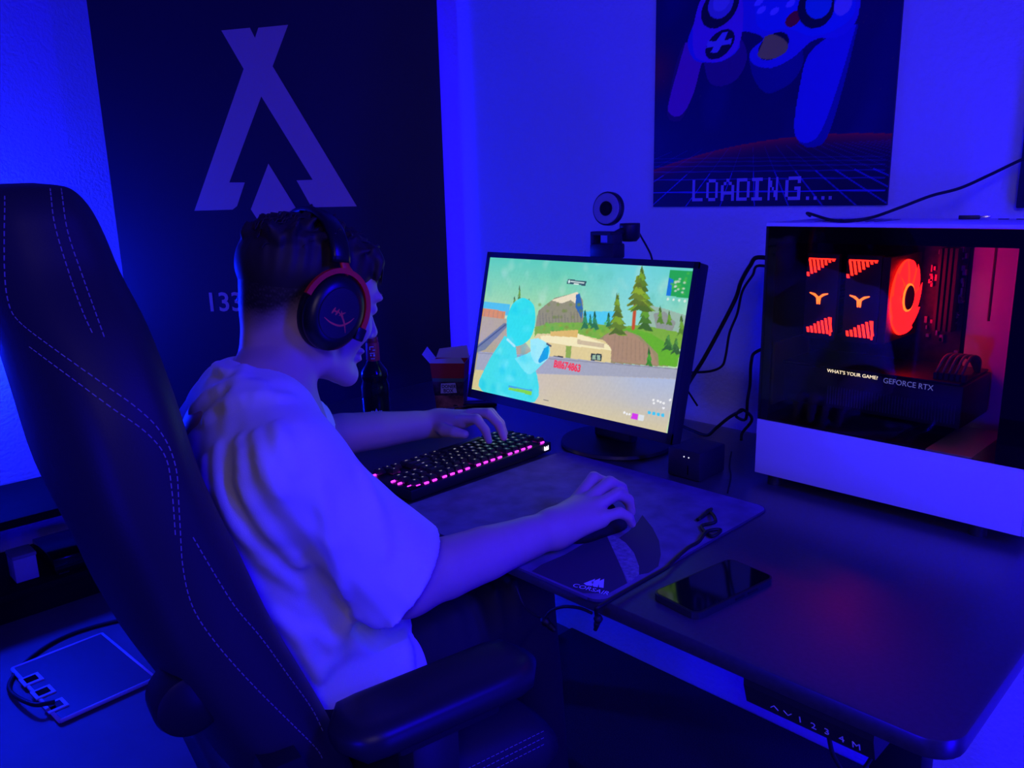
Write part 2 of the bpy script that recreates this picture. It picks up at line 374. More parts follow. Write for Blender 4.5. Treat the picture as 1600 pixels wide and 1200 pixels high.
pp([(455, 180), (485, 175), (465, 225), (508, 210), (500, 245), (452, 250), (425, 292), (385, 290), (408, 258), (365, 265), (375, 225), (420, 228)], (.62, .58, .86))
pe(735, 255, 88, 68, (.06, .04, .17), .35); pp(sm([(690, 200), (745, 190), (812, 235), (800, 290), (720, 328), (650, 310), (665, 260)], 3), (.90, .85, .30))
pe(845, 105, 46, 38, (.80, .10, .16), .5)
pe(970, 40, 100, 120, (.05, .06, .20), .6); pe(985, 20, 72, 85, (.10, .50, .80), .6); pe(1120, 25, 48, 60, (.72, .66, .90), -.5)
for cx, cy in ((670, 55), (742, 62), (830, 20), (655, 12)): pe(cx, cy, 26, 18, (.66, .66, .95), .4)
pt.a = np.clip(pt.a, 0, 1)
poster = thing('loading_poster', 'game controller poster with pixel LOADING lettering hung on the back wall', 'poster', (pA[0]+PW/2, PY, PZ0))
box('poster_board', (pA[0], PY+.0006, PZ0), (pB[0], WALLY, PZ0+PH), mat('poster_edge', (.02, .02, .05), .5), poster)
colour_grid('poster_print', (pA[0], PY, PZ0), (PW, 0, 0), (0, 0, PH), pt.a, attr_mat('poster_print', rough=.45), poster)
# pixel lettering, each stroke square
PIX = {'L': ['1000', '1000', '1000', '1000', '1000', '1000', '1111'], 'O': ['01110', '10001', '10001', '10001', '10001', '10001', '01110'], 'A': ['00100', '01010', '10001', '10001', '11111', '10001', '10001'],
       'D': ['11110', '10001', '10001', '10001', '10001', '10001', '11110'], 'I': ['111', '010', '010', '010', '010', '010', '111'], 'N': ['10001', '11001', '11001', '10101', '10011', '10011', '10001'], 'G': ['01111', '10001', '10000', '10011', '10001', '10001', '01111'], '.': ['00', '00', '00', '00', '00', '00', '10']}
lb = MB(); cell = (pu(300, 990)[1]-pu(300, 1108)[1])/7
def glyph(ch, x, z, cw):
    for j, row in enumerate(PIX[ch]):
        for i, b in enumerate(row):
            if b == '1': lb.box((x+i*cw, PY-.0006, z+(6-j)*cell), (x+(i+1)*cw, PY-.0001, z+(7-j)*cell))
zb = pu(300, 1110)[1]+PZ0
for ch, x0, x1 in (('L', 288, 345), ('O', 365, 427), ('A', 445, 517), ('D', 531, 602), ('I', 614, 672), ('N', 703, 757), ('G', 798, 882), ('.', 915, 948), ('.', 957, 990), ('.', 1000, 1033), ('.', 1040, 1073)):
    a = pu(x0, 1105)[0]+pA[0]; b = pu(x1, 1105)[0]+pA[0]; glyph(ch, a, zb, (b-a)/len(PIX[ch][0]))
lb.build('pixel_lettering', mat('poster_lettering', (.50, .42, .60), .5), poster)
# second picture at the right edge
qx = on(1590, 322, 1, PY)[0]; qz = on(1592, 325, 1, PY)[2]
pic = thing('wall_picture', 'dark picture on the back wall above the white computer, cut by the photo edge', 'picture', (qx+.25, PY, qz))
box('picture_board', (qx, WALLY-.018, qz), (qx+.5, WALLY, qz+.72), mat('picture_dark', (.02, .015, .05), .4), pic, .002)
pq = Paint(60, 90, .48, .70); pq.a[:] = (.05, .03, .14); pq.mix(np.clip(pq.noise(30, 8), 0, 1)*.5, (.2, .08, .3))
colour_grid('picture_print', (qx+.01, WALLY-.0186, qz+.01), (.48, 0, 0), (0, 0, .70), pq.a, attr_mat('picture_print', rough=.4), pic)

# ---------------------------------------------------------------- blue globe lamp on the left wall, added out of view to cause its glow
lp = np.array([-2.30, -0.86, 0.95])
lamp = thing('wall_lamp', 'added blue globe lamp, out of view on the left wall above the low bench', 'lamp', (WALLX, lp[1], lp[2]))
m_globe = emat('blue_globe_glow', (.002, .012, 1.0), 900.0)
lathe('globe', [(.0, -.05), (.02, -.046), (.036, -.035), (.046, -.018), (.05, 0), (.046, .018), (.036, .035), (.02, .046), (.0, .05)], lp, m_globe, lamp, 24, ang=80)
lathe('wall_mount', [(.045, .0005), (.045, .012), (.018, .018), (.016, .066), (.0, .066)], (WALLX, lp[1], lp[2]), mat('lamp_mount_grey', (.3, .3, .32), .4), lamp, 24, axes([0, 1, 0], [0, 0, 1]))

# ---------------------------------------------------------------- low bench by the left wall, floor power box
bxr = -2.02
m_bench = mat('bench_black', (.006, .006, .007), .8, spec=.2)
zt = on(0, 817, 0, bxr)[2]
bench = thing('low_bench', 'low black open-shelf bench along the left wall', 'bench', (-2.2, -1.0, 0))
box('bench_top', (WALLX+.02, -1.75, zt-.028), (bxr, -.45, zt), m_bench, bench, .003)
box('shelf', (WALLX+.02, -1.73, .075), (bxr-.01, -.47, .10), m_bench, bench, .002)
for y in (-1.75, -1.1, -.475): box('side_panel', (WALLX+.02, y, .0), (bxr-.005, y+.025, zt-.028), m_bench, bench, .002)
box('plinth', (bxr-.05, -1.73, .0), (bxr-.03, -.47, .075), m_bench, bench)
e = on(37, 876, 0, bxr-.10)
sb = thing('small_box', 'small pale box standing on the shelf of the low bench', 'box', (e[0], e[1], .10))
box('box_body', (e[0]-.05, e[1]-.035, .1005), (e[0]+.03, e[1]+.03, e[2]+.02), mat('pale_card', (.55, .55, .6), .6), sb, .002)
box('box_lid', (e[0]-.052, e[1]-.037, e[2]+.02), (e[0]+.032, e[1]+.032, e[2]+.032), mat('grey_card', (.35, .35, .36), .6), sb, .002)
router = thing('media_player', 'flat black media box on the low bench shelf beside the small pale box', 'media box', (-2.2, -.62, .10))
box('media_body', (-2.30, -.66, .1005), (-2.06, -.49, .155), m_blackg, router, .004)
for y in (-.65, -.53): box('media_foot', (-2.08, y, .1002), (-2.06, y+.03, .106), m_black, router)
c_ = [dz(95, 1132, 0), dz(20, 1050, 0), dz(160, 995, 0)]
fx = c_[2]-c_[1]; 
box0 = thing('floor_power_box', 'flat pale-rimmed power box with three sockets lying on the floor', 'power box', tuple((c_[0]+c_[2])/2))
A0 = c_[1]; ex = (c_[0]-c_[1]); ey = fx
hgt = np.array([0, 0, .012])
m_pl = mat('pale_plastic', (.075, .075, .085), .45); m_rim = mat('pale_rim', (.75, .75, .78), .4)
prism('power_body', [A0, A0+ex, A0+ex+ey, A0+ey], hgt, m_pl, box0)
rim = MB()
for a, b in ((0, 0), (0, 1), (1, 1), (1, 0)): pass
cs = [A0+hgt, A0+ex+hgt, A0+ex+ey+hgt, A0+ey+hgt]
for i in range(4): rim.tube([cs[i]-[0, 0, .003], cs[(i+1) % 4]-[0, 0, .003]], .0055, 6)
rim.build('rim', m_rim, box0, True)
for t in (.30, .55, .80):
    c = A0+ex*t+ey*.06+hgt; eu, ev = ex/np.linalg.norm(ex), ey/np.linalg.norm(ey)
    f = lambda s: [c+eu*s+ev*s, c+eu*s-ev*s, c-eu*s-ev*s, c-eu*s+ev*s]
    so = prism('socket', f(.024), (0, 0, .004), m_rim, box0); prism('socket_hole', f(.015), (0, 0, .0046), m_blackg, so)
    c80 = c
cc = [c80+[0, 0, .012], dz(50, 1100, .03), dz(14, 1075, .008), dz(40, 1035, .006), dz(90, 1000, .006), dz(150, 978, .006), dz(230, 960, .006)]
tag(tube('power_cable', cc, .006, m_cable, None, 8, 6), 'black cable plugged into the floor power box behind the chair', 'cable')

# ---------------------------------------------------------------- desk mat
MT = DK+0.004
m_mat = mat('mat_fabric_violet', (.15, .11, .24), .85, noise=.25, nscale=25, bump=.1, bscale=900)
m_matd = mat('mat_fabric_dark', (.05, .04, .075), .85, bump=.1, bscale=900)
m_matl = mat('mat_fabric_pale', (.24, .22, .30), .85, noise=.3, nscale=150)
MX0, MX1, MY0, MY1 = -.372, .083, DY0-.012, -.10
dm = thing('desk_mat', 'dark blue printed cloth mat under the mouse at the desk edge', 'desk mat', ((MX0+MX1)/2, (MY0+MY1)/2, DK))
slab('mat_cloth', MX0, MX1, MY0, MY1, DK+.0002, MT, .02, m_mat, dm, 0)
edge = [np.array(p)+[0, 0, .002] for p in round_rect(MX0, MX1, MY0, MY1, .02, DK)]
tube('stitched_edge', edge+[edge[0]], .0022, m_matd, dm, 6)
def flat(nm, P, m, h, par=dm):
    Q = [np.array(dz(x, y, MT)) for x, y in P]; Q = [np.array([min(max(q[0], MX0+.004), MX1-.004), min(max(q[1], MY0+.004), MY1-.004), MT+h]) for q in Q]
    return prism(nm, Q, (0, 0, .0002), m, par)
c6 = lambda L: [(820+x/3.81, 780+y/3.81) for x, y in L]
flat('print_shape', c6([(20, 440), (100, 390), (240, 330), (360, 260), (440, 195), (478, 195), (520, 290), (570, 400), (610, 500), (500, 560), (330, 570), (150, 530)]), m_matd, .0001)
flat('print_shape', c6([(700, 95), (760, 170), (800, 250), (810, 330), (795, 400), (740, 440), (680, 450), (680, 400), (650, 320), (600, 260), (560, 232), (620, 190), (670, 140)]), m_matd, .0001)
flat('print_shape', c6([(478, 195), (560, 232), (600, 260), (650, 320), (680, 400), (680, 450), (620, 500), (570, 400)]), m_matl, .00015)
flat('print_shape', [(752, 838), (772, 828), (782, 818), (800, 842), (822, 812), (822, 850), (760, 875)], m_matd, .0001)
m_matlogo = mat('mat_white_print', (.75, .75, .85), .7)
mo = dz(893, 916, MT+.0004); mx = dz(938, 927, MT+.0004)-mo; mx[2] = 0
text('brand_lettering', 'CORSAIR', .0135, m_matlogo, mo+[0, 0, .0001], mx, np.cross([0, 0, 1], mx), dm, ext=.0001, sx=.95)
for P in ([(912, 912), (930, 905), (925, 916), (916, 915)], [(924, 910), (938, 904), (934, 918), (927, 917)], [(935, 909), (944, 905), (943, 919), (936, 918)]): flat('brand_sail', P, m_matlogo, .0004)

# ---------------------------------------------------------------- monitor
TI = math.radians(13.4); SW, SH = .531, .2985
sx_, sy_ = np.array([1.0, 0, 0]), np.array([0, math.sin(TI), math.cos(TI)]); sn = np.cross(sx_, sy_)   # sn points to the viewer side
sn = np.array([0, -math.cos(TI), math.sin(TI)])
SO = np.array([-.6535, -.094, .8295])
def scp(u, v, d=0.0): return SO+sx_*u+sy_*v+sn*d
def scn(cx, cy):
    d = ray(720+cx/2.857, 280+cy/2.857); t = ((SO-CAM)@sn)/(d@sn); p = CAM+d*t-SO; return (p@sx_, p@sy_)
mon = thing('monitor', 'black desktop monitor showing a bright game landscape, standing on the desk', 'monitor', (-.388, -.06, DK))
Mm = (np.column_stack([sx_, sy_, sn]), SO)
box('housing', (-.010, -.019, -.034), (SW+.010, SH+.012, -.0015), m_black, mon, .004, M=Mm)
fr = MB()
for lo, hi in (((-.010, -.019, -.004), (SW+.010, 0, .0016)), ((-.010, SH, -.004), (SW+.010, SH+.012, .0016)), ((-.010, -.019, -.004), (0, SH+.012, .0016)), ((SW, -.019, -.004), (SW+.010, SH+.012, .0016))): fr.box(lo, hi, Mm)
fr.build('bezel', m_black, mon)
box('back_bulge', (.12, .05, -.055), (SW-.12, .24, -.033), m_black, mon, .012, M=Mm)
bc = np.array([-.388+.06, .020, DK])
MB().box((-.05+bc[0], .004, DK+.012), (.05+bc[0], .028, DK+.22), bevel=.006).build('stand_column', m_black, mon)
o = MB().lathe([(.115, .0003), (.118, .004), (.116, .010), (.108, .0125), (.0, .0130)], (bc[0], bc[1], DK), 48).build('stand_base', m_black, mon); sharp(o, 30)
sc = Paint(384, 216, SW, SH)
X, Y = sc.X, sc.Y
def q(P): return [scn(*p) for p in P]
# sky
t = np.clip((Y/SH-.45)/.55, 0, 1)[..., None]
sc.a[:] = np.array([.80, .86, .62])*(1-t)+np.array([.42, .78, .72])*t
k = np.clip((X/SW-.45)/.3, 0, 1)*np.clip(1.2-(X/SW-.75)/.3, 0, 1); sc.mix(k*.55, (.55, .83, .93))
n1 = sc.noise(60, 1)+.6*sc.noise(120, 2); sc.mix(np.clip(n1-.35, 0, 1)*.35, (.78, .88, .84)); sc.mix(np.clip(-n1-.5, 0, 1)*.3, (.40, .72, .66))
def sp(P, c, al=1.0): sc.poly(q(P), c, al)
def sl(a, b, w, c, al=1.0): sc.line(scn(*a), scn(*b), w*.00037, c, al)
def se(c0, rx, ry, c, al=1.0, soft=0.0): sc.ell(scn(*c0), rx*.00043, ry*.00037, c, al, 0, soft)
# far sea and hills
sp([(100, 545), (220, 560), (215, 610), (95, 585)], (.40, .74, .86)); sp([(540, 590), (700, 590), (700, 660), (540, 650)], (.40, .78, .90))
sp([(830, 560), (900, 575), (1010, 610), (1000, 760), (780, 720)], (.62, .72, .66)); sp([(860, 600), (910, 590), (960, 640), (940, 690), (880, 700)], (.58, .60, .58))
# mountain with snowy top
sp([(330, 690), (345, 590), (380, 560), (420, 530), (520, 505), (545, 540), (548, 640), (560, 700)], (.58, .57, .47))
sp([(405, 540), (520, 503), (530, 515), (520, 560), (490, 540), (450, 555)], (.90, .86, .76)); sp([(515, 515), (532, 510), (546, 580), (540, 625), (512, 570)], (.26, .45, .66))
for i in range(26):
    x = rng.uniform(350, 540); y = 560+(i % 5)*28; se((x, y), 14, 12, (.46, .55, .24), .5, .6)
for i in range(14): x = 352+i*14; sl((x, 600+rng.uniform(-20, 20)), (x+4, 660), 5, (.43, .42, .38), .6)
def tree(x, y0, y1, w, c, trunk=None):
    if trunk: sl((x, y0), (x+4, (y0+y1)/2), max(3, w*.14), trunk)
    h = y0-y1; b = y0-h*(.28 if trunk else 0); n = max(3, int(h/26))
    for i in range(n):
        a = b-(b-y1)*i/n; e = b-(b-y1)*(i+1.5)/n; ww = w*(1-i/n)*.5+2
        for s_ in range(3 if w > 40 else 1): sp([(x-ww*rng.uniform(.75, 1.1), a+rng.uniform(0, 10)), (x-ww*.2, a-2), (x+ww*.15, a+rng.uniform(2, 12)), (x+ww*rng.uniform(.75, 1.1), a+rng.uniform(0, 10)), (x+rng.uniform(-6, 6)*(w > 40), max(e, y1))], tuple(np.array(c)*(1+.22*math.sin(i*2.1+s_*2))))
# green belt
sp([(330, 660), (420, 640), (560, 640), (640, 650), (700, 660), (800, 650), (1010, 690), (1000, 760), (330, 720)], (.50, .66, .26))
for i in range(70): se((rng.uniform(335, 700), rng.uniform(640, 720)), rng.uniform(8, 18), rng.uniform(8, 16), (.36+rng.uniform(0, .25), .52+rng.uniform(0, .2), .20), .7, .6)
for x, y0, y1, w in ((555, 665, 580, 34), (598, 665, 585, 36), (660, 660, 590, 30), (578, 650, 600, 22), (890, 640, 560, 30), (930, 650, 580, 28), (985, 690, 600, 40), (262, 540, 470, 16), (240, 560, 520, 18), (305, 560, 530, 14)): tree(x, y0, y1, w, (.24, .46, .30) if x > 500 and x < 700 else (.38, .52, .18))
# hill and big pines
sp([(610, 720), (650, 690), (700, 668), (760, 668), (840, 700), (900, 760), (968, 800), (964, 836), (880, 835), (670, 820)], (.60, .56, .42))
sp([(660, 690), (700, 668), (760, 664), (850, 690), (980, 770), (965, 838), (885, 830), (880, 780), (800, 700), (740, 676)], (.42, .66, .14))
sp([(640, 700), (700, 676), (770, 690), (850, 760), (880, 830), (680, 815), (630, 740)], (.66, .56, .46))
for i in range(9): sl((690+i*18, 690+i*6), (680+i*20, 800+i*2), 5, (.56, .48, .40), .5)
tree(700, 690, 508, 95, (.42, .52, .10)); tree(822, 670, 520, 70, (.34, .50, .14))
sl((770, 665), (782, 520), 20, (.72, .36, .14)); sl((778, 560), (788, 480), 11, (.60, .34, .14))
tree(808, 585, 384, 120, (.40, .52, .10)); tree(790, 560, 430, 100, (.46, .54, .12))
tree(925, 760, 690, 50, (.30, .48, .22)); tree(960, 775, 710, 46, (.30, .46, .22)); tree(840, 830, 750, 34, (.28, .52, .14))
# road, wall, buildings
sp([(95, 575), (200, 590), (195, 625), (90, 612)], (.80, .58, .34))
for i in range(5): sl((108+i*20, 583+i*2), (104+i*20, 612+i*2), 4, (.58, .50, .40), .7)
sp([(90, 612), (205, 624), (345, 800), (335, 870), (345, 990), (40, 930)], (.70, .66, .56)); sp([(195, 640), (215, 650), (110, 760), (70, 775), (75, 740)], (.48, .52, .56)); sl((200, 650), (75, 750), 8, (.30, .36, .44))
sp([(320, 720), (340, 690), (520, 690), (640, 720), (672, 755), (670, 825), (330, 790)], (.86, .80, .60)); sp([(355, 700), (525, 690), (660, 740), (675, 765), (500, 745), (360, 725)], (.94, .90, .74))
sp([(400, 680), (525, 672), (520, 706), (400, 700)], (.84, .72, .44)); sp([(470, 745), (495, 745), (490, 800), (468, 800)], (.56, .66, .30)); sp([(520, 715), (640, 735), (640, 752), (520, 735)], (.80, .74, .62))
sp([(582, 778), (630, 780), (628, 812), (580, 808)], (.20, .24, .22)); sp([(588, 784), (604, 784), (602, 806), (587, 805)], (.62, .72, .62)); sp([(609, 784), (624, 785), (622, 808), (608, 807)], (.62, .72, .62)); sp([(415, 788), (458, 790), (457, 802), (414, 800)], (.25, .25, .22))
sp([(80, 770), (400, 790), (670, 820), (970, 845), (965, 900), (335, 870), (65, 850)], (.66, .67, .72))
sp([(335, 868), (966, 890), (915, 1142), (320, 1000)], (.80, .76, .68)); sp([(40, 930), (66, 850), (330, 872), (322, 1000)], (.82, .78, .58))
k = sc.inside(q([(335, 868), (966, 890), (915, 1142), (320, 1000)])); kk = np.clip((X/SW-.5)/.35, 0, 1); sc.mix(k*kk*np.clip(Y/SH*3.2, 0, 1)*.8, (.68, .74, .88)); sc.mix(k*np.clip(1-Y/SH*7, 0, 1)*.5, (.84, .80, .62))
sl((75, 775), (970, 848), 4, (.50, .50, .54), .7); sl((335, 868), (966, 892), 3, (.74, .72, .72), .7)
# plain ice-blue figure in front (generic)
cy = (.30, .84, .86)
sp(sm([(205, 620), (230, 560), (275, 530), (325, 560), (332, 640), (310, 710), (255, 745), (210, 720)], 4), cy); sp(sm([(195, 700), (240, 720), (260, 820), (330, 840), (330, 995), (95, 945), (110, 840)], 4), (.36, .84, .86))
sp(sm([(240, 800), (310, 770), (345, 720), (385, 750), (390, 790), (350, 840), (300, 870)], 4), (.52, .88, .90)); sp(sm([(310, 715), (350, 712), (395, 745), (390, 800), (345, 825), (315, 790)], 4), (.66, .90, .93)); sp([(372, 755), (395, 742), (388, 800), (352, 822), (345, 812)], (.22, .62, .82))
m_ = sc.inside(q(sm([(205, 620), (230, 560), (275, 530), (325, 560), (332, 640), (310, 710), (350, 715), (395, 745), (390, 790), (345, 840), (330, 995), (95, 945), (110, 840), (195, 720)], 4)))
sc.mix(m_*np.clip(sc.noise(110, 11)-.2, 0, 1)*.35, (.66, .93, .95)); sc.mix(m_*np.clip(-sc.noise(90, 12)-.2, 0, 1)*.35, (.12, .72, .84))
sl((208, 715), (240, 745), 14, (.80, .92, .96), .8); sl((385, 735), (402, 745), 10, (.30, .34, .36))
# game overlay: health bar, banner, map, hotbar
sp([(215, 922), (318, 944), (315, 964), (212, 940)], (.52, .80, .14)); sp([(213, 920), (318, 940), (318, 947), (214, 928)], (.36, .66, .82))
sp([(478, 446), (562, 456), (556, 476), (474, 466)], (.26, .36, .38)); sl((492, 457), (550, 463), 7, (.84, .90, .88)); se((484, 457), 8, 9, (.80, .88, .86)); sl((506, 467), (526, 469), 6, (.92, .95, .92))
sp([(935, 405), (1040, 412), (1020, 532), (916, 520)], (.22, .62, .34)); sp([(930, 440), (950, 450), (935, 523), (916, 520)], (.20, .48, .80))
for i in range(16): se((rng.uniform(940, 1025), rng.uniform(415, 520)), 9, 8, (.36, .70, .30), .7, .5)
for i in range(12): se((978+rng.uniform(-26, 26), 470+rng.uniform(-32, 36)), 9, 7, (.80, .84, .80), .8, .5)
for i in range(4): se((925+i*25, 535+i*3), 6, 7, (.86, .92, .88), .9)
sp([(765, 1042), (792, 1048), (788, 1076), (760, 1070)], (.80, .32, .86)); sp([(796, 1048), (820, 1054), (814, 1080), (790, 1075)], (.86, .88, .88))
for i, x in enumerate((842, 862, 882, 902)): se((x, 1042+i*4), 9, 9, (.34, .76, .90))
for x, y in ((730, 1042), (742, 1048), (753, 1050), (880, 990), (892, 995), (862, 1000), (906, 1000), (935, 985), (860, 985), (905, 1022)): se((x, y), 6, 6, (.94, .94, .94))
sl((368, 983), (392, 990), 3, (.4, .4, .4))
sc.a = np.clip((sc.a-.5)*1.12+.50, 0, 1); lum = sc.a.mean(2, keepdims=True); sc.a = lum+(sc.a-lum)*1.15
for f_, am in ((420, .009), (800, .006)): sc.a += (sc.noise(f_, int(f_))*am*(Y < SH*.93))[..., None]
colour_grid('screen', SO+sn*.0002, sx_*SW, sy_*SH, np.clip(sc.a, 0, 1), attr_mat('screen_glow', emission=.90, rough=.3), mon)
a = np.array(scp(*scn(414, 838), .0006)); b = np.array(scp(*scn(570, 868), .0006)); ht = sy_
text('screen_lettering', 'Bill674863', .0205, emat('screen_red', (.85, .05, .05), 1.0), a, b-a, sy_, mon, ext=.0001, bold=.0009, sx=.84)

# ---------------------------------------------------------------- webcam with ring light on the monitor
top = lambda u, d=0.0, h=0.0: scp(u, SH+.012+h, d)
wu = scn((940-720)*2.857, (398-280)*2.857)[0]
wc = thing('ring_light_webcam', 'black webcam with a round white light ring clipped on top of the monitor', 'webcam', tuple(top(wu, -.015)))
wb = top(wu, -.016)
box('clip_body', (wb[0]-.030, wb[1]-.016, wb[2]+.0004), (wb[0]+.030, wb[1]+.022, wb[2]+.030), m_black, wc, .004)
MB().box((wb[0]-.030, wb[1]-.014, wb[2]+.028), (wb[0]-.023, wb[1]+.012, wb[2]+.052), bevel=.002).box((wb[0]-.030, wb[1]-.014, wb[2]+.046), (wb[0]+.022, wb[1]+.012, wb[2]+.053), bevel=.002).box((wb[0]+.012, wb[1]-.014, wb[2]+.028), (wb[0]+.030, wb[1]+.014, wb[2]+.050), bevel=.003).build('bracket', m_black, wc)
rc = CAM+ray(949, 326)*((wb-CAM)@fw)+np.array([0, 0, 0]); rn = np.array([.10, -.98, .08]); rn /= np.linalg.norm(rn); RA = axes(np.cross([0, 0, 1.0], rn), np.cross(rn, np.cross([0, 0, 1.0], rn)))
lathe('ring_housing', [(.0, -.014), (.030, -.014), (.033, -.010), (.033, .002), (.031, .004), (.0, .004)], rc, m_black, wc, 36, RA)
lathe('light_ring', [(.0145, .0042), (.0150, .0055), (.0285, .0055), (.0300, .0042)], rc, mat('milky_white', (.30, .30, .32), .5), wc, 36, RA)
ln = lathe('lens', [(.0, .0043), (.0140, .0043), (.0140, .0062), (.010, .0068), (.0, .0050)], rc, m_blackg, wc, 28, RA)
p0_ = CAM+ray(984, 362)*((wb-CAM)@fw+.015)
MB().lathe([(.0, -.020), (.014, -.019), (.020, -.012), (.0205, .012), (.020, .0165), (.0, .017)], p0_, 28).build('pivot_knob', m_black, wc, True)
MB().tube([p0_+[-.012, 0, .004], wb+[.02, 0, .045]], .008, 8).build('pivot_arm', m_black, wc, True)
dpt = (wb-CAM)@fw+.05
tag(tube('webcam_cable', [p0_+[.018, .004, .0], CAM+ray(1003, 372)*dpt, CAM+ray(1012, 388)*dpt, CAM+ray(1018, 402)*dpt, CAM+ray(1022, 430)*(dpt+.03), (-.30, .12, .95), (-.25, .20, .80)], .0022, m_cable, None, 6, 6), 'thin black cable leading down from the webcam behind the monitor', 'cable')

# ---------------------------------------------------------------- keyboard turned sideways
kb = thing('keyboard', 'black mechanical keyboard with magenta backlight lying sideways on the desk left of the mat', 'keyboard', (-.465, -.29, DK))
KX = np.array([0.03, -1.0, 0]); KX /= np.linalg.norm(KX); KYv = np.array([-KX[1], KX[0], 0]);  KYv = np.array([1.0, .03, 0])/np.linalg.norm([1, .03])
tl = math.radians(1.6); KU = np.array([0, 0, 1.0])
kyd = KYv*math.cos(tl)+KU*math.sin(tl); kud = -KYv*math.sin(tl)+KU*math.cos(tl)
KO = np.array([-.387, -.118, MT])-KYv*.138; KO[2] = DK+.0015
KA = np.column_stack([KX, kyd, kud]); KM = (KA, KO)
def kp(x, y, z): return KA @ np.array([x, y, z])+KO
KL = .366; U = .0188
box('case', (0, 0, 0), (KL, .138, .020), mat('keyboard_black', (.013, .012, .014), .38), kb, .003, M=KM)
box('front_lip', (.0, -.003, .0), (KL, .004, .012), 'keyboard_black', kb, .001, M=KM)
for x in (.03, KL-.05): box('riser_foot', (x, .115, -.0043), (x+.02, .128, .0015), m_black, kb, M=KM)
m_key = mat('keycap_black', (.012, .012, .013), .35); m_leg = emat('key_legend_glow', (.85, .80, 1.0), .6); m_led = emat('magenta_led', (.55, .015, .75), 7.0)
kmesh = {}
def keymesh(w, d=1.0):
    if (w, d) in kmesh: return kmesh[(w, d)]
    W2, D2, tw, td = w*U/2-.0006, d*U/2-.0006, w*U/2-.0032, d*U/2-.0030
    V = []
    for (a, b, z, oy) in ((W2, D2, 0, 0), (W2-.0003, D2-.0003, .002, 0), (tw, td, .0080, .0006), (tw-.0012, td-.0012, .0085, .0006)):
        V += [(-a, -b+oy, z), (a, -b+oy, z), (a, b+oy, z), (-a, b+oy, z)]
    Fc = [[i*4+j, i*4+(j+1) % 4, (i+1)*4+(j+1) % 4, (i+1)*4+j] for i in range(3) for j in range(4)]+[[12, 13, 14, 15], [3, 2, 1, 0]]
    me = bpy.data.meshes.new('keycap'); me.from_pydata(V, [], Fc); me.update(); me.materials.append(m_key); kmesh[(w, d)] = me; return me
rot_k = Matrix(KA.tolist()).to_euler()
legmesh = {}
def legend(ch):
    if ch in legmesh: return legmesh[ch]
    c = bpy.data.curves.new('legend', 'FONT'); c.body = ch; c.size = .0062 if len(ch) == 1 else .0036; c.align_x = 'CENTER'; c.align_y = 'CENTER'; c.resolution_u = 2; c.offset = .0001
    o = bpy.data.objects.new('legend', c); COL.objects.link(o); me = bpy.data.meshes.new_from_object(o.evaluated_get(bpy.context.evaluated_depsgraph_get())); bpy.data.objects.remove(o)
    me.materials.clear(); me.materials.append(m_leg); legmesh[ch] = me; return me
def key(x, y, w, ch, d=1.0):                 # x, y: lower left of the key in key units
    cx, cyy = .0105+(x+w/2)*U, .0105+(y+d/2)*U
    o = bpy.data.objects.new('keycap', keymesh(w, d)); COL.objects.link(o); o.parent = kb
    o.location = Vector(kp(cx, cyy, .0220)-ROOT[kb.name]); o.rotation_euler = rot_k
    if ch:
        l = bpy.data.objects.new('legend', legend(ch)); COL.objects.link(l); l.parent = o; l.location = (0, .0006, .00862)
def led(x, y):
    V, Fc = boxgeo((-.0048, -.0016, 0), (.0048, .0016, .0030), .0008, 1); p = (.0105+x*U, .0105+y*U, .0201)
    V = V+np.array(p); return V @ KA.T+KO, Fc
rows = [(5.35, [(0, 1, 'Esc')]+[(2+i, 1, 'F%d' % (i+1)) for i in range(4)]+[(6.5+i, 1, 'F%d' % (i+5)) for i in range(4)]+[(11+i, 1, 'F%d' % (i+9)) for i in range(4)]+[(15.25, 1, 'Pr'), (16.25, 1, 'Sc'), (17.25, 1, 'Pa')]),
        (4, [(i, 1, c) for i, c in enumerate('^1234567890-=')]+[(13, 2, '<-'), (15.25, 1, 'In'), (16.25, 1, 'Ho'), (17.25, 1, 'Up')]),
        (3, [(0, 1.5, 'Tab')]+[(1.5+i, 1, c) for i, c in enumerate('QWERTZUIOP')]+[(11.5, 1, '['), (12.5, 1, ']'), (13.5, 1.5, '#'), (15.25, 1, 'De'), (16.25, 1, 'En'), (17.25, 1, 'Dn')]),
        (2, [(0, 1.75, 'Caps')]+[(1.75+i, 1, c) for i, c in enumerate('ASDFGHJKL')]+[(10.75, 1, ';'), (11.75, 1, "'"), (12.75, 2.25, 'Ent')]),
        (1, [(0, 2.25, 'Shift')]+[(2.25+i, 1, c) for i, c in enumerate('YXCVBNM')]+[(9.25, 1, ','), (10.25, 1, '.'), (11.25, 1, '-'), (12.25, 2.75, 'Shift'), (16.25, 1, '^')]),
        (0, [(0, 1.25, 'Ctrl'), (1.25, 1.25, 'Win'), (2.5, 1.25, 'Alt'), (3.75, 6.25, ''), (10, 1.25, 'Alt'), (11.25, 1.25, 'Fn'), (12.5, 1.25, 'Me'), (13.75, 1.25, 'Ctrl'), (15.25, 1, '<'), (16.25, 1, 'v'), (17.25, 1, '>')])]
lb_ = 0
for y, ks in rows:
    for x, w, ch in ks:
        key(x, y, w, ch)
for x, w, ch in rows[0][1]:
    V, Fc = led(x+w/2, 6.43); mesh_obj('backlight_led', V, Fc, m_led, kb)
for x, y in ((18.38, 5.9), (18.38, 4.5), (18.38, 3.5), (18.38, .5), (15.1, 2.5), (16.0, 2.4), (17.2, 2.4), (15.05, 5.2), (1.5, 5.2), (6.2, 5.2), (10.7, 5.2)):
    V, Fc = led(x, y); mesh_obj('backlight_led', V, Fc, m_led, kb)
p = kp(.012, .1382, .008); cr = MB()
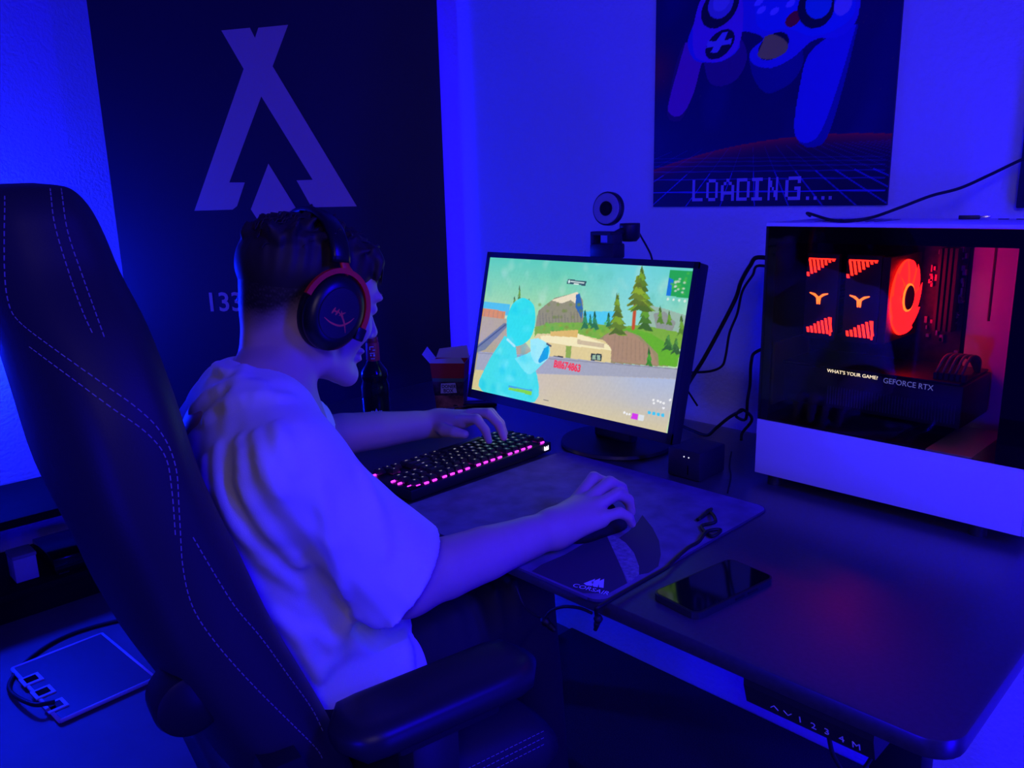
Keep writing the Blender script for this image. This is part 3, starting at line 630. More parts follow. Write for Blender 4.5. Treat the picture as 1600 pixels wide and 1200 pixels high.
V = [(0, 0), (.012, 0), (.012, .009), (.0085, .004), (.006, .008), (.0035, .004), (0, .009)]
cr.prism([kp(.010+x, .1384, .006+z) for x, z in V], KYv*.0004); cr.build('lit_emblem', emat('white_led', (.9, .85, 1.0), 3.0), kb)
V, Fc = boxgeo((.338, .118, .020), (.364, .136, .0225), .001, 1); mesh_obj('media_button_bar', V @ KA.T+KO, Fc, m_blackg, kb)

# ---------------------------------------------------------------- mouse
ms = thing('mouse', 'black computer mouse held under the right hand on the mat', 'mouse', (-.05, -.36, MT))
mc = np.array([-.066, -.366, MT+.0006]); mf = np.array([.12, .99, 0]); mf /= np.linalg.norm(mf); mr = np.array([mf[1], -mf[0], 0])
V = []; nL, nA = 14, 20
for i in range(nL+1):
    s = i/nL; a = math.cos(math.pi*(1-s)); y = a*.060; e = max(0, 1-abs(a)**3.2)**.5
    w = (.031-.004*math.exp(-((s-.45)/.2)**2))*e; h = (.0335-.012*(max(0, a+.25))**1.5-.010*max(0, -a-.3))*e
    for k in range(nA):
        t = 2*math.pi*k/nA; x = w*math.copysign(abs(math.cos(t))**.75, math.cos(t)); z = math.sin(t); z = h*abs(z)**.8 if z > 0 else 0
        V.append(mc+mf*y+mr*x+np.array([0, 0, z]))
Fc = [[i*nA+k, i*nA+(k+1) % nA, (i+1)*nA+(k+1) % nA, (i+1)*nA+k] for i in range(nL) for k in range(nA)]
mesh_obj('shell', V, Fc, m_black, ms, True)
MB().lathe([(.0, -.003), (.009, -.003), (.010, -.0015), (.010, .0015), (.009, .003), (.0, .003)], mc+mf*.032+[0, 0, .026], 20, axes(mf, [0, 0, 1])).build('scroll_wheel', m_cable, ms, True)
MB().tube([mc+mf*.010+[0, 0, .0372], mc+mf*.058+[0, 0, .016]], .0006, 5).build('button_gap', m_blackg, ms)

# ---------------------------------------------------------------- phone
ph = thing('smartphone', 'black smartphone lying face up on the desk beside the mat', 'smartphone', (.165, -.38, DK))
pc_ = (dz(1197, 893, DK+.008)+dz(1030, 938, DK+.008))/2
py_ = dz(1175, 868, DK+.008)-dz(1030, 932, DK+.008); py_[2] = 0; py_ /= np.linalg.norm(py_); px_ = np.array([py_[1], -py_[0], 0]); PM = (np.column_stack([px_, py_, [0, 0, 1]]), np.array([pc_[0], pc_[1], DK]))
def pslab(nm, w, l, z0, z1, r, m, par):
    P = np.array(round_rect(-w/2, w/2, -l/2, l/2, r, z0)); P = P @ PM[0].T+PM[1]; return prism(nm, P, (0, 0, z1-z0), m, par)
pslab('phone_case', .076, .158, .0003, .0095, .012, m_black, ph); pslab('phone_rim', .0735, .1555, .0095, .0101, .011, m_steel, ph); pslab('phone_screen', .070, .152, .0101, .0104, .009, mat('phone_glass', (.004, .004, .005), .06), ph)
MB().box((.0378, .02, .004), (.0392, .04, .0065), PM).box((.0378, -.005, .004), (.0392, .012, .0065), PM).build('side_buttons', m_steel, ph)

# ---------------------------------------------------------------- cord along the mat edge
cz = MT+.004
cp = [dz(1090, 812, cz), dz(1108, 800, cz), dz(1118, 815, cz+.006), dz(1096, 822, cz), dz(1112, 838, cz), dz(1126, 828, cz+.004), dz(1105, 830, cz+.004), dz(1092, 846, cz), dz(1075, 856, cz), dz(1050, 878, cz), dz(1040, 888, cz), dz(1010, 905, cz), dz(970, 928, cz), dz(940, 946, cz), dz(932, 951, cz-.002)]
e1 = np.array([cp[-1][0]-.008, DY0-.020, DK-.012])
cp += [e1, on(935, 972, 1, DY0-.022), on(930, 984, 1, DY0-.022)]
cord = thing('drawstring_cord', 'black knotted cord lying along the mat edge and hanging over the desk', 'cord', (.06, -.40, DK))
tube('cord_strand', cp, .0028, m_cable, cord, 7, 6)
hang = [on(925, 958, 1, DY0-.021), on(905, 950, 1, DY0-.022), on(880, 948, 1, DY0-.023), on(862, 954, 1, DY0-.024), on(851, 966, 1, DY0-.024)]
tube('cord_strand', hang, .0022, m_cable, cord, 7, 6)
tube('cord_strand', [hang[-1], on(835, 960, 1, DY0-.024), on(818, 945, 1, DY0-.022), on(806, 915, 1, DY0-.020)], .0018, m_cable, cord, 6, 5)
def knot(a, b, r):
    a, b = np.array(a), np.array(b); V = MB().tube([a, a+(b-a)*.25, a+(b-a)*.5, a+(b-a)*.62, b], [r*.7, r*1.25, r*.8, r*.9, r*.55], 8, 3); V.build('knot_end', m_cable, cord, True)
knot(on(847, 966, 1, DY0-.024), on(868, 986, 1, DY0-.024), .0055); knot(on(936, 962, 1, DY0-.022), on(931, 981, 1, DY0-.022), .005)
knot(dz(1112, 795, cz+.001), dz(1092, 812, cz+.001), .0035)

# ---------------------------------------------------------------- black box beside the stand
bb = thing('black_dock', 'small black box with two tiny lights beside the monitor stand', 'dock', (-.11, -.03, DK))
g0 = dz(1082, 752, DK); g1 = dz(1112, 738, DK)
bA = np.array([g0[0]-.055, g0[1], DK+.0005]); 
box('dock_body', bA, bA+[.070, .085, .055], m_black, bb, .004)
fp = lambda x, z: np.array([bA[0]+x, bA[1]-.0003, DK+z])
for x in (.036, .046): MB().lathe([(.0012, 0), (.0012, .0008), (.0, .0009)], fp(x, .043), 10, axes([1, 0, 0], [0, 0, 1])).build('status_light', emat('tiny_white_led', (.8, .8, 1), 1.2), bb)
MB().box(fp(.044, .010), fp(.0456, .028)-[0, .0006, 0]).build('slot_line', m_glyph, bb)

# ---------------------------------------------------------------- computer case
pcr = thing('computer_case', 'white computer tower with glass side showing red-lit cooler on the desk', 'computer', (.214, .105, DK))
CZ0, CZ1, GX1 = .760, 1.200, .428
m_in = mat('case_inside_black', (.018, .017, .020), .5)
slab('top_panel', .0, .428, .0, .21, CZ1-.006, CZ1, .003, m_white, pcr, .001)
box('front_panel', (.420, 0, CZ0), (.428, .21, CZ1-.006), m_white, pcr, .002)
box('right_side_panel', (.0, .204, CZ0), (.420, .21, CZ1-.006), m_white, pcr, .001)
box('rear_panel', (0, .002, CZ0), (.004, .204, CZ1-.006), m_in, pcr)
box('bottom_panel', (.004, .002, CZ0), (.420, .204, CZ0+.004), m_white, pcr)
box('lower_side_panel', (.0, .0, CZ0), (.420, .004, .8595), m_white, pcr, .0012)
for x in (.03, .36):
    for y in (.02, .17): lathe('foot', [(.013, 0.0003), (.012, .020), (.0, .020)], (x, y, DK), m_black, pcr, 16)
# glass side panel with a dark printed border
g = bpy.data.materials.new('tinted_glass'); g.use_nodes = True; nt = g.node_tree; nt.nodes.clear()
o_ = nt.nodes.new('ShaderNodeOutputMaterial'); mx_ = nt.nodes.new('ShaderNodeMixShader'); tr = nt.nodes.new('ShaderNodeBsdfTransparent'); gl_ = nt.nodes.new('ShaderNodeBsdfGlossy'); fr_ = nt.nodes.new('ShaderNodeFresnel')
tr.inputs[0].default_value = (.80, .80, .82, 1); gl_.inputs['Roughness'].default_value = .02; fr_.inputs[0].default_value = 1.45
nt.links.new(fr_.outputs[0], mx_.inputs[0]); nt.links.new(tr.outputs[0], mx_.inputs[1]); nt.links.new(gl_.outputs[0], mx_.inputs[2]); nt.links.new(mx_.outputs[0], o_.inputs[0]); MATS['tinted_glass'] = g
gp = box('glass_panel', (.002, .0005, .8605), (.420, .0040, 1.1935), g, pcr, label='tinted glass side panel')
gb = MB()
for lo, hi in (((.002, .0042, 1.168), (.420, .0050, 1.1935)), ((.002, .0042, .8605), (.018, .0050, 1.168)), ((.375, .0042, .8605), (.420, .0050, 1.168))): gb.box(lo, hi)
gb.build('glass_border', m_blackg, gp)
MB().lathe([(.0055, 0), (.0055, .008), (.0045, .010), (.0, .010)], (-.0002, .012, 1.178), 14, axes([0, 1, 0], [0, 0, 1])).build('thumb_screw', m_black, pcr, True)
# inside
box('motherboard_tray', (.004, .186, .870), (.270, .190, 1.192), m_in, pcr)
box('power_supply_shroud', (.004, .005, .764), (.279, .186, .8620), m_in, pcr)
mesh_ = MB()
for i in range(12): mesh_.box((.245+i*.0027, .012, .8620), (.2463+i*.0027, .120, .8632))
mesh_.build('shroud_vent', mat('vent_grey', (.05, .04, .04), .6), pcr)
box('white_shroud_front', (.280, .005, .764), (.345, .172, .8620), mat('inner_shroud_panel', (.6, .6, .6), .5), pcr, .001)
cb_ = MB().box((.271, .172, .862), (.300, .178, 1.166)).box((.3045, .172, .862), (.334, .178, 1.166)).box((.300, .172, .862), (.3045, .178, 1.04)).box((.271, .172, 1.160), (.334, .178, 1.166)).build('cable_cover', mat('inner_grey_panel', (.60, .60, .62), .5), pcr)
box('front_chamber', (.402, .030, .764), (.418, .186, 1.192), m_in, pcr)
mb = box('motherboard', (.022, .180, .872), (.262, .1855, 1.165), mat('board_black', (.02, .012, .018), .5, noise=.6, nscale=90), pcr)
hs = MB()
for i in range(8): hs.box((.030, .150, 1.03+i*.012), (.058, .180, 1.037+i*.012))
hs.build('board_heatsink', m_steel, mb)
sd = MB(); r_ = np.random.default_rng(4)
for i in range(60):
    x, z = r_.uniform(.205, .26), r_.uniform(.98, 1.15); s = r_.uniform(.002, .006); sd.box((x, .172, z), (x+s, .180, z+r_.uniform(.002, .012)))
sd.build('board_components', mat('component_silver', (.35, .28, .30), .35, metal=.6), mb)['kind'] = 'stuff'
for i in range(4): box('memory_stick', (.226+i*.008, .150, 1.02), (.2305+i*.008, .179, 1.155), m_black, mb)
m_red = emat('red_led', (1.0, .010, .004), 9.0); m_or = emat('orange_led', (1.0, .10, .01), 5.0)
# twin tower cooler: fins, lit caps, fan
ck = box('cooler_block', (.085, .160, 1.06), (.160, .180, 1.10), m_steel, pcr)
def tower(x0, x1):
    fin = MB()
    for i in range(24): z = 1.014+i*.0054; fin.box((x0+.002, .042, z), (x1-.002, .160, z+.0012))
    fin.build('cooler_fins', m_steel, pcr)
    cap = box('cooler_cap', (x0-.004, .030, 1.008), (x1+.006, .042, 1.150), m_black, pcr, .003)
    w = x1-x0
    def P(u, v): return (x0+u*w, .0297, 1.016+v*.126)
    def stripes(inside, nm):
        b = MB()
        for i in range(-8, 14):
            s0 = i*.145; pts = []
            for v in np.linspace(0, 1, 60):
                lo, hi = s0+(1-v)*.55, s0+(1-v)*.55+.085
                pts.append((v, lo, hi))
            run = []
            for v, lo, hi in pts:
                m_ok = inside((lo+hi)/2, v)
                if m_ok: run.append((v, lo, hi))
                if (not m_ok or v == 1) and len(run) > 1:
                    b.prism([P(run[0][1], run[0][0]), P(run[0][2], run[0][0]), P(run[-1][2], run[-1][0]), P(run[-1][1], run[-1][0])], (0, -.0006, 0)); run = []
                elif not m_ok: run = []
        if b.n: b.build(nm, m_red, cap)
    stripes(lambda u, v: 0 <= u <= 1 and v <= 1.0 and v >= .745+.235*max(0, u)*1.0 and v < .99, 'lit_stripes')
    stripes(lambda u, v: 0 <= u <= 1 and v >= .005+.0*u and v <= .07+.20*u, 'lit_stripes')
    MB().prism([P(.02, 1.0), P(1.0, 1.0), P(.98, .985), P(.02, .985)], (0, -.0006, 0)).build('lit_edge', m_red, cap)
    MB().prism([P(.94, .0), P(1.0, .0), P(.985, .24), P(.94, .23)], (0, -.0006, 0)).build('lit_edge', m_red, cap)
    y = MB(); y.tube([P(.12, .545), P(.30, .525), P(.42, .49), P(.42, .40)], [.0010, .0022, .0024, .0012], 6).tube([P(.80, .545), P(.62, .525), P(.50, .49), P(.50, .40)], [.0010, .0022, .0024, .0012], 6)
    y.build('lit_emblem', m_or, cap)
tower(.064, .110); tower(.131, .178)
fc = np.array([.2065, .095, 1.079])
AX = axes([0, 1, 0], [0, 0, 1])
MB().box((.185, .030, 1.012), (.197, .160, 1.147)).build('fan_frame', m_black, pcr)
fan = lathe('fan_hub', [(.0, -.006), (.0195, -.006), (.0200, -.001), (.019, .0005), (.0, .0005)], fc, mat('fan_hub_grey', (.10, .07, .10), .4), pcr, 28, AX)
lathe('hub_glow_ring', [(.0196, -.003), (.0200, -.0008), (.0225, -.0008), (.0230, -.003)], fc, m_or, pcr, 32, AX)
m_blade = emat('red_fan_blade', (1.0, .003, .004), 11.0); m_glowc = emat('red_fan_glow', (1.0, .12, .02), 1.3)
for k in range(9):
    a0 = 2*math.pi*k/9; V = []; 
    for i in range(7):
        rr = .0215+i*(.060-.0215)/6; sw = .25*i/6
        for j in range(6):
            t = a0+sw+(j/5)*.78; V.append(fc+np.array([-.0065+.004*(j/5), rr*math.cos(t), rr*math.sin(t)]))
    Fc = [[i*6+j, i*6+j+1, (i+1)*6+j+1, (i+1)*6+j] for i in range(6) for j in range(5)]
    mesh_obj('fan_blade', V, Fc, m_blade, pcr, True)
lathe('fan_backlight', [(.0, -.0085), (.061, -.0085), (.061, -.0078), (.0, -.0078)], fc, emat('red_backlight', (1.0, .006, .002), 12.0), pcr, 40, AX)
# graphics card
gc = box('graphics_card', (.030, .032, .893), (.317, .165, .960), m_black, pcr, .003)
def glyphs(nm, s, size, m, c0, c1, dy=0.0, sx=1.0, bold=0.0):
    a = on(1190+c0[0]/4.848, 520+c0[1]/4.848, 1, .0316); b = on(1190+c1[0]/4.848, 520+c1[1]/4.848, 1, .0316)
    text(nm, s, size, m, a, b-a, (0, 0, 1), gc, ext=.0002, sx=sx, bold=bold)
glyphs('lit_slogan', "WHAT'S YOUR GAME?", .0080, emat('warm_white_led', (1.0, .80, .50), 2.0), (495, 296), (845, 350), sx=1.05)
glyphs('card_lettering', 'GEFORCE RTX', .0122, emat('blue_grey_letters', (.14, .14, .62), .9), (918, 378), (1305, 440), sx=.95)
box('card_backplate', (.028, .030, .9605), (.312, .167, .964), m_steel, gc, .001)
for x in (.095, .195, .270): lathe('card_fan', [(.0, -.001), (.040, -.001), (.040, -.0035), (.0, -.0035)], (x, .10, .8925), m_blackg, gc, 24)
hsr = MB()
for i in range(44): x = .11+i*.0046; hsr.box((x, .0305, .900), (x+.0012, .0325, .930))
hsr.build('card_heatsink', mat('heatsink_alu', (.22, .21, .22), .35, metal=.8), gc)
pl_ = MB()
for i in range(6): pl_.box((.270+i*.008, .040, .9642), (.275+i*.008, .052, .975))
pl_.build('power_plug', m_black, gc)
for i in range(5): tube('power_lead', [(.272+i*.009, .046, .974), (.282+i*.008, .060, 1.00), (.300+i*.004, .10, .99), (.302, .150, .95)], .0022, mat('grey_lead', (.16, .15, .17), .45), gc, 6, 5)
box('slot_bracket', (.006, .034, .88), (.010, .165, .992), mat('bracket_steel', (.45, .42, .36), .35, metal=.8), pcr)
# top input/output row and vents
io = on(1548, 340, 2, CZ1); 
MB().lathe([(.010, .0), (.010, .0012), (.0, .0014)], (.375, .175, CZ1), 20).build('power_button', mat('silver_button', (.6, .6, .62), .3, metal=.8), pcr)
MB().box((.30, .172, CZ1), (.314, .178, CZ1+.0012)).box((.325, .172, CZ1), (.339, .178, CZ1+.0012)).build('usb_ports', m_black, pcr)
vb = MB()
for i in range(8): vb.box((.06+i*.014, .05, CZ1), (.064+i*.014, .15, CZ1+.0005))
vb.build('top_vent', m_black, pcr)
# ---------------------------------------------------------------- things on top and cables
tpt = lambda x, y, d: CAM+ray(x, y)*d
a1 = on(1255, 336, 2, CZ1+.003); a1 = np.array([.02, .12, CZ1+.003])
cab = [np.array([-.02, .20, CZ1+.004]), on(1262, 333, 1, .16)+[0, 0, 0], np.array([.055, .10, CZ1+.003]), on(1305, 345, 2, CZ1+.003), on(1330, 345, 2, CZ1+.003), on(1365, 339, 1, .13), on(1410, 323, 1, .17), on(1455, 306, 1, .20), on(1500, 294, 1, .23), on(1545, 274, 1, .26), on(1600, 248, 1, .30), on(1640, 235, 1, .33)]
for p in cab: p[2] = max(p[2], CZ1+.0032)
tag(tube('top_cable', cab, .0026, m_cable, None, 7, 6), 'black cable crossing the top of the white computer and rising to the wall picture', 'cable')
ub = thing('usb_stick', 'small dark stick with a silver end lying on the white computer top', 'usb stick', tuple(on(1550, 341, 2, CZ1)))
w0 = on(1531, 342, 2, CZ1+.003); w1 = on(1572, 341, 2, CZ1+.003); dv = (w1-w0)/np.linalg.norm(w1-w0)
w0 = np.array([.245, .165, CZ1+.0034]); dv = np.array([.95, .30, 0]); dv /= np.linalg.norm(dv)
UM = (axes(dv, np.cross([0, 0, 1.], dv)), w0)
box('stick_body', (0, -.006, -.003), (.030, .006, .003), m_black, ub, .001, M=UM); box('stick_plug', (.030, -.005, -.002), (.045, .005, .002), mat('bright_steel', (.8, .8, .82), .25, metal=1.0), ub, .0005, M=UM)
B = .10
def wl(L, ys): return [on(x, y, 1, yy) for (x, y), yy in zip(L, ys if hasattr(ys, '__len__') else [ys]*len(L))]
def cable(P, r, lab, n=6): return tag(tube('hanging_cable', P, r, m_cable, None, 7, n), lab, 'cable')
cable([np.array([.0015, .10, 1.125])]+wl([(1186, 402), (1172, 415), (1158, 440), (1150, 465), (1130, 505), (1100, 560), (1078, 595), (1062, 625)], [.10, .12, .16, .18, .16, .12, .08, .05]), .0042, 'thick black cable sloping from the computer rear down to the monitor')
cable([np.array([.0015, .11, 1.105])]+wl([(1187, 415), (1176, 430), (1160, 455), (1152, 490), (1140, 520), (1134, 555), (1128, 572), (1110, 580), (1080, 582), (1070, 582)], [.10, .13, .17, .19, .19, .18, .17, .15, .10, .06]), .0026, 'thin black cable curling from the computer rear to the monitor side')
zz = DK+.006
cable([np.array([.0015, .10, .985]), *wl([(1183, 549), (1174, 565), (1172, 600), (1168, 625)], [.10, .14, .18, .18]), *[dz(x, y, z) for x, y, z in ((1165, 655, DK+.05), (1150, 650, DK+.05), (1160, 640, DK+.08), (1175, 655, DK+.05), (1160, 676, DK+.02), (1158, 688, zz))]], .0032, 'looped black cable hanging beside the computer rear above the desk')
cable([dz(1160, 641, DK+.07), dz(1140, 652, DK+.05), dz(1120, 668, DK+.03), dz(1104, 680, zz), dz(1080, 672, zz), dz(1062, 664, zz), dz(1040, 655, zz)], .0036, 'black cable lying on the desk between the computer and the monitor stand')
cable([dz(1143, 706, zz), dz(1141, 718, zz), dz(1140, 730, zz), dz(1142, 745, zz), dz(1137, 770, zz)], .0016, 'thin black lead trailing forward on the desk left of the computer')

# ---------------------------------------------------------------- cup, bottle, keys on the far left of the desk
c0 = dz(706, 634, DK)
cup = thing('food_box', 'red and dark takeaway food box with white flaps beside the monitor', 'food box', tuple(c0))
m_cr = mat('box_red', (.55, .030, .028), .55); m_cg = mat('box_green', (.09, .20, .14), .55); m_cd = mat('box_dark_print', (.06, .035, .04), .55, noise=.9, nscale=60); m_cw = mat('box_white_card', (.72, .70, .74), .6)
RR = rotz(38)
def ring(z0, z1, s0, s1, nm, m, d=.0005):
    b = MB(); V = []
    for z, s in ((z0, s0), (z1, s1)):
        for x, y in ((-1, -1), (1, -1), (1, 1), (-1, 1)): V.append(RR @ np.array([x*s*1.12, y*s*.9, 0])+c0+[0, 0, z*1.12])
    b.add(V, [[0, 1, 5, 4], [1, 2, 6, 5], [2, 3, 7, 6], [3, 0, 4, 7]]+([[3, 2, 1, 0]] if z0 < .01 else [])); b.build(nm, m, cup)
ring(.0004, .030, .030, .0325, 'printed_base', mat('box_print_warm', (.30, .10, .07), .55, noise=.8, nscale=45)); ring(.030, .062, .0325, .0352, 'printed_side', m_cd); ring(.062, .070, .0352, .0358, 'green_band', m_cg); ring(.070, .104, .0358, .0388, 'red_band', m_cr)
for (x, y), (tx, ty), h in (((-1, 0), (-.02, 0), .030), ((1, 0), (.012, 0), .022), ((0, -.8), (0, -.004), .016), ((0, .8), (0, .015), .030)):
    e = np.array([0, 1, 0]) if x else np.array([1, 0, 0]); s = .0434; w = s*.8 if x else s
    a = np.array([x*s, y*s, .1165]); P = [a-e*w, a+e*w, a+e*w*.8+[tx, ty, h], a-e*w*.85+[tx, ty, h*.7]]
    prism('white_flap', [RR @ q_+c0 for q_ in P], RR @ np.array([-x, -y, 0])*.0006, m_cw, cup)
fd = RR @ np.array([0, -1.0, 0]); ft = RR @ np.array([1.0, 0, 0])
lc = c0+fd*.0310+[0, 0, .053]
prism('white_label', [lc+ft*a+np.array([0, 0, b])+fd*.0008 for a, b in ((-.020, -.013), (.021, -.011), (.018, .014), (-.018, .012))], fd*.0004, m_cw, cup)
text('label_lettering', 'DONER', .0115, m_cd, lc-ft*.0165+[0, 0, .001]+fd*.0016, ft, (0, 0, 1), cup, ext=.0001, bold=.0003, sx=.9); text('label_lettering', 'BOX', .0125, m_cd, lc-ft*.0125+[0, 0, -.010]+fd*.0016, ft, (0, 0, 1), cup, ext=.0001, bold=.0003, sx=.95)
bt0 = dz(589, 655, DK)
bot = thing('drink_bottle', 'dark drink bottle with red neck label standing behind the face of the person', 'bottle', tuple(bt0))
m_bt = mat('dark_cola_plastic', (.010, .008, .010), .15)
sb_ = 1.0
lathe('bottle_body', [(.030, .0004), (.034, .006), (.034, .085), (.030, .098), (.033, .106), (.031, .120), (.020, .136), (.0150, .145), (.0140, .150), (.0, .150)], bt0, m_bt, bot, 28)
lathe('neck_label', [(.0150, .142), (.0160, .147), (.0155, .184), (.0145, .187)], bt0, mat('label_red', (.75, .03, .05), .5), bot, 24)
lathe('bottle_cap', [(.0135, .187), (.0140, .188), (.0140, .198), (.0125, .200), (.0, .200)], bt0, mat('cap_red', (.5, .02, .03), .4), bot, 24)
vn = CAM-bt0; vn[2] = 0; vn /= np.linalg.norm(vn); vt = np.cross([0, 0, 1.0], vn)
nk = MB()
for x, z, w, h in ((-.007, .178, .010, .0018), (-.007, .172, .0018, .008), (.0, .170, .006, .0018), (-.007, .163, .012, .0016), (-.006, .157, .003, .004), (.001, .156, .004, .005), (-.005, .150, .009, .0016)):
    nk.prism([bt0+vn*.0162+vt*a+np.array([0, 0, b]) for a, b in ((x, z), (x+w, z), (x+w, z+h), (x, z+h))], vn*.0003)
nk.build('neck_print', m_cw, bot)
MB().prism([bt0+vn*.0343+vt*x+np.array([0, 0, z]) for x, z in ((0, .024), (.003, .029), (0, .036), (-.003, .029))], vn*.0003).build('small_emblem', m_cw, bot)
bd_ = MB()
for x in (-.012, -.008, .007, .011): bd_.prism([bt0+vn*.0344+vt*(x+a)+np.array([0, 0, .028+b]) for a, b in ((0, 0), (.0022, 0), (.0022, .0022), (0, .0022))], vn*.0003)
bd_.build('body_print', m_glyph, bot)
ks = thing('key_bunch', 'bunch of silver keys on a ring lying beside the food box', 'keys', tuple(dz(690, 640, DK)))
k0 = dz(690, 640, DK+.003); m_chr = mat('chrome_key', (.75, .75, .8), .2, metal=1.0)
MB().tube([k0+np.array([.014*math.cos(t), .014*math.sin(t), 0]) for t in np.linspace(0, 2*math.pi, 17)], .0012, 6).build('key_ring', m_chr, ks, True)
for i, a in enumerate((-60, -20, 15, 60)):
    Mk = (rotz(a), k0+rotz(a) @ np.array([.014, 0, .0005+i*.0012])); b = MB().box((-.002, -.010, -.0008), (.018, .010, .0008), Mk, .0007, 1).box((.018, -.003, -.0008), (.046, .003, .0008), Mk)
    for j in range(3): b.box((.026+j*.006, .003, -.0008), (.029+j*.006, .005, .0008), Mk)
    b.build('key', m_chr, ks)
fl0 = dz(742, 634, DK)
wt = thing('black_pouch', 'flat black pouch lying on the desk between food box and monitor', 'pouch', tuple(fl0))
slabP = MB().box((-.055, -.022, .0006), (.055, .022, .011), (rotz(50), fl0), .004); o = slabP.build('pouch_body', m_black, wt); sharp(o, 50)
MB().tube([rotz(50) @ np.array([-.05, .0, .0115])+fl0, rotz(50) @ np.array([.05, .0, .0115])+fl0], .0008, 5).build('zip', m_steel, wt)

# ---------------------------------------------------------------- gaming chair
from mathutils.bvhtree import BVHTree
CHO = np.array([-.31, -.80, 0.0]); CHR = rotz(-9)
def chp(lx, ly, z): return CHR @ np.array([lx, ly, 0])+CHO+np.array([0, 0, z])
m_lth = mat('black_leatherette', (.030, .028, .034), .52, spec=.35, bump=.10, bscale=420)
m_stit = mat('grey_thread', (.30, .30, .34), .7)
chair = thing('gaming_chair', 'black leatherette gaming chair with grey stitching the person sits on', 'chair', tuple(CHO))
lv = np.array([.50, .57, .657, .779, .87, .968, 1.06, 1.131, 1.187, 1.225, 1.250, 1.267, 1.276, 1.280])
fr_y = np.interp(lv, [.50, .657, .779, .968, 1.131, 1.187, 1.225, 1.250, 1.267, 1.276, 1.280], [.060, .005, -.042, -.100, -.128, -.142, -.150, -.158, -.168, -.180, -.205])
hw = np.interp(lv, [.50, .57, .657, .779, .968, 1.06, 1.131, 1.187, 1.225, 1.250, 1.267, 1.276, 1.280], [.215, .245, .262, .264, .256, .242, .206, .160, .142, .132, .118, .098, .060])
thk = np.interp(lv, [.50, .57, .78, 1.0, 1.187, 1.225, 1.250, 1.267, 1.276, 1.280], [.10, .125, .135, .125, .116, .112, .102, .084, .060, .020])
zs = spline(np.column_stack([lv, fr_y, hw, thk]), 4); V = []; NA = 40
for z, fy_, w, tk in zs:
    for k in range(NA):
        t = 2*math.pi*k/NA; c, s = math.cos(t), math.sin(t); e = .55
        x = w*math.copysign(abs(c)**e, c); y = tk/2*math.copysign(abs(s)**e, s)
        if s > 0: y -= .050*max(0, 1-(abs(x)/(w*.72))**2)**.8*min(1, (1.27-z)/.2+.2)
        else: y -= .020*(1-(x/w)**2)
        V.append(chp(x, fy_-tk/2+y, z))
Fc = [[i*NA+k, i*NA+(k+1) % NA, (i+1)*NA+(k+1) % NA, (i+1)*NA+k] for i in range(len(zs)-1) for k in range(NA)]+[list(range(NA))[::-1], [(len(zs)-1)*NA+k for k in range(NA)]]
back = mesh_obj('backrest', V, Fc, m_lth, chair, True)
bvh = BVHTree.FromPolygons([tuple(v) for v in V], [list(q_) for q_ in Fc])
def hit(px, py, tree=None):
    d = ray(px, py); r = (tree or bvh).ray_cast(Vector(CAM), Vector(d).normalized()); return (np.array(r[0]), np.array(r[1])) if r[0] is not None else (None, None)
def stitch(L, nm='stitching'):
    P = spline(np.array([(x*.783, 260+y*.783) for x, y in L]), 8); pts = []
    for x, y in P:
        h, nn = hit(x, y)
        if h is not None: pts.append(h+nn*(.0006 if nn@(CAM-h) > 0 else -.0006))
    if len(pts) < 4: return
    pts = np.array(pts); s = np.concatenate([[0], np.cumsum(np.linalg.norm(np.diff(pts, axis=0), axis=1))]); b = MB(); q0 = 0
    while q0+.005 < s[-1]:
        seg = [np.array([np.interp(v, s, pts[:, i]) for i in range(3)]) for v in (q0, q0+.0026, q0+.005)]
        b.tube(seg, .0006, 4); q0 += .0078
    b.build(nm, m_stit, back)
stitch([(10, 60), (10, 200), (18, 270), (40, 310), (110, 365), (200, 430), (270, 480), (320, 530), (350, 600), (358, 700), (365, 800), (385, 880), (430, 950), (500, 1030), (580, 1110), (630, 1160), (645, 1185)])
stitch([(60, 360), (140, 420), (220, 480), (290, 530), (330, 580), (343, 650), (350, 740)])
stitch([(100, 45), (110, 120), (140, 220), (165, 290), (190, 345)]); stitch([(122, 45), (135, 130), (165, 220), (190, 290), (212, 352)])
stitch([(385, 740), (420, 800), (470, 880), (520, 940), (570, 1010), (620, 1080), (645, 1130)])
# lumbar knob and hinge cover on the side
h, nn = hit(290, 1088)
if h is None: h = chp(.26, -.12, .72)
kx = CHR @ np.array([1.0, 0, 0]); KAx = axes(CHR @ np.array([0, 1.0, 0]), [0, 0, 1.0])
kx = KAx[:, 2]
lathe('lumbar_knob', [(.037, -.02), (.037, .014), (.034, .023), (.026, .027), (.0, .0275)], h, mat('knob_black', (.016, .016, .018), .35), chair, 32, KAx)
hp = chp(.245, -.06, .58)
for sgn in (1, -1):
    hp = chp(.252*sgn, -.05, .56); P = [hp+(CHR @ np.array([0, y, 0]))+np.array([0, 0, z]) for y, z in ((-.05, .10), (-.065, .05), (-.06, -.04), (-.02, -.09), (.05, -.09), (.07, -.05), (.02, .02), (-.01, .10))]
    prism('hinge_cover', P, CHR @ np.array([.035*sgn, 0, 0]), 'knob_black', chair)
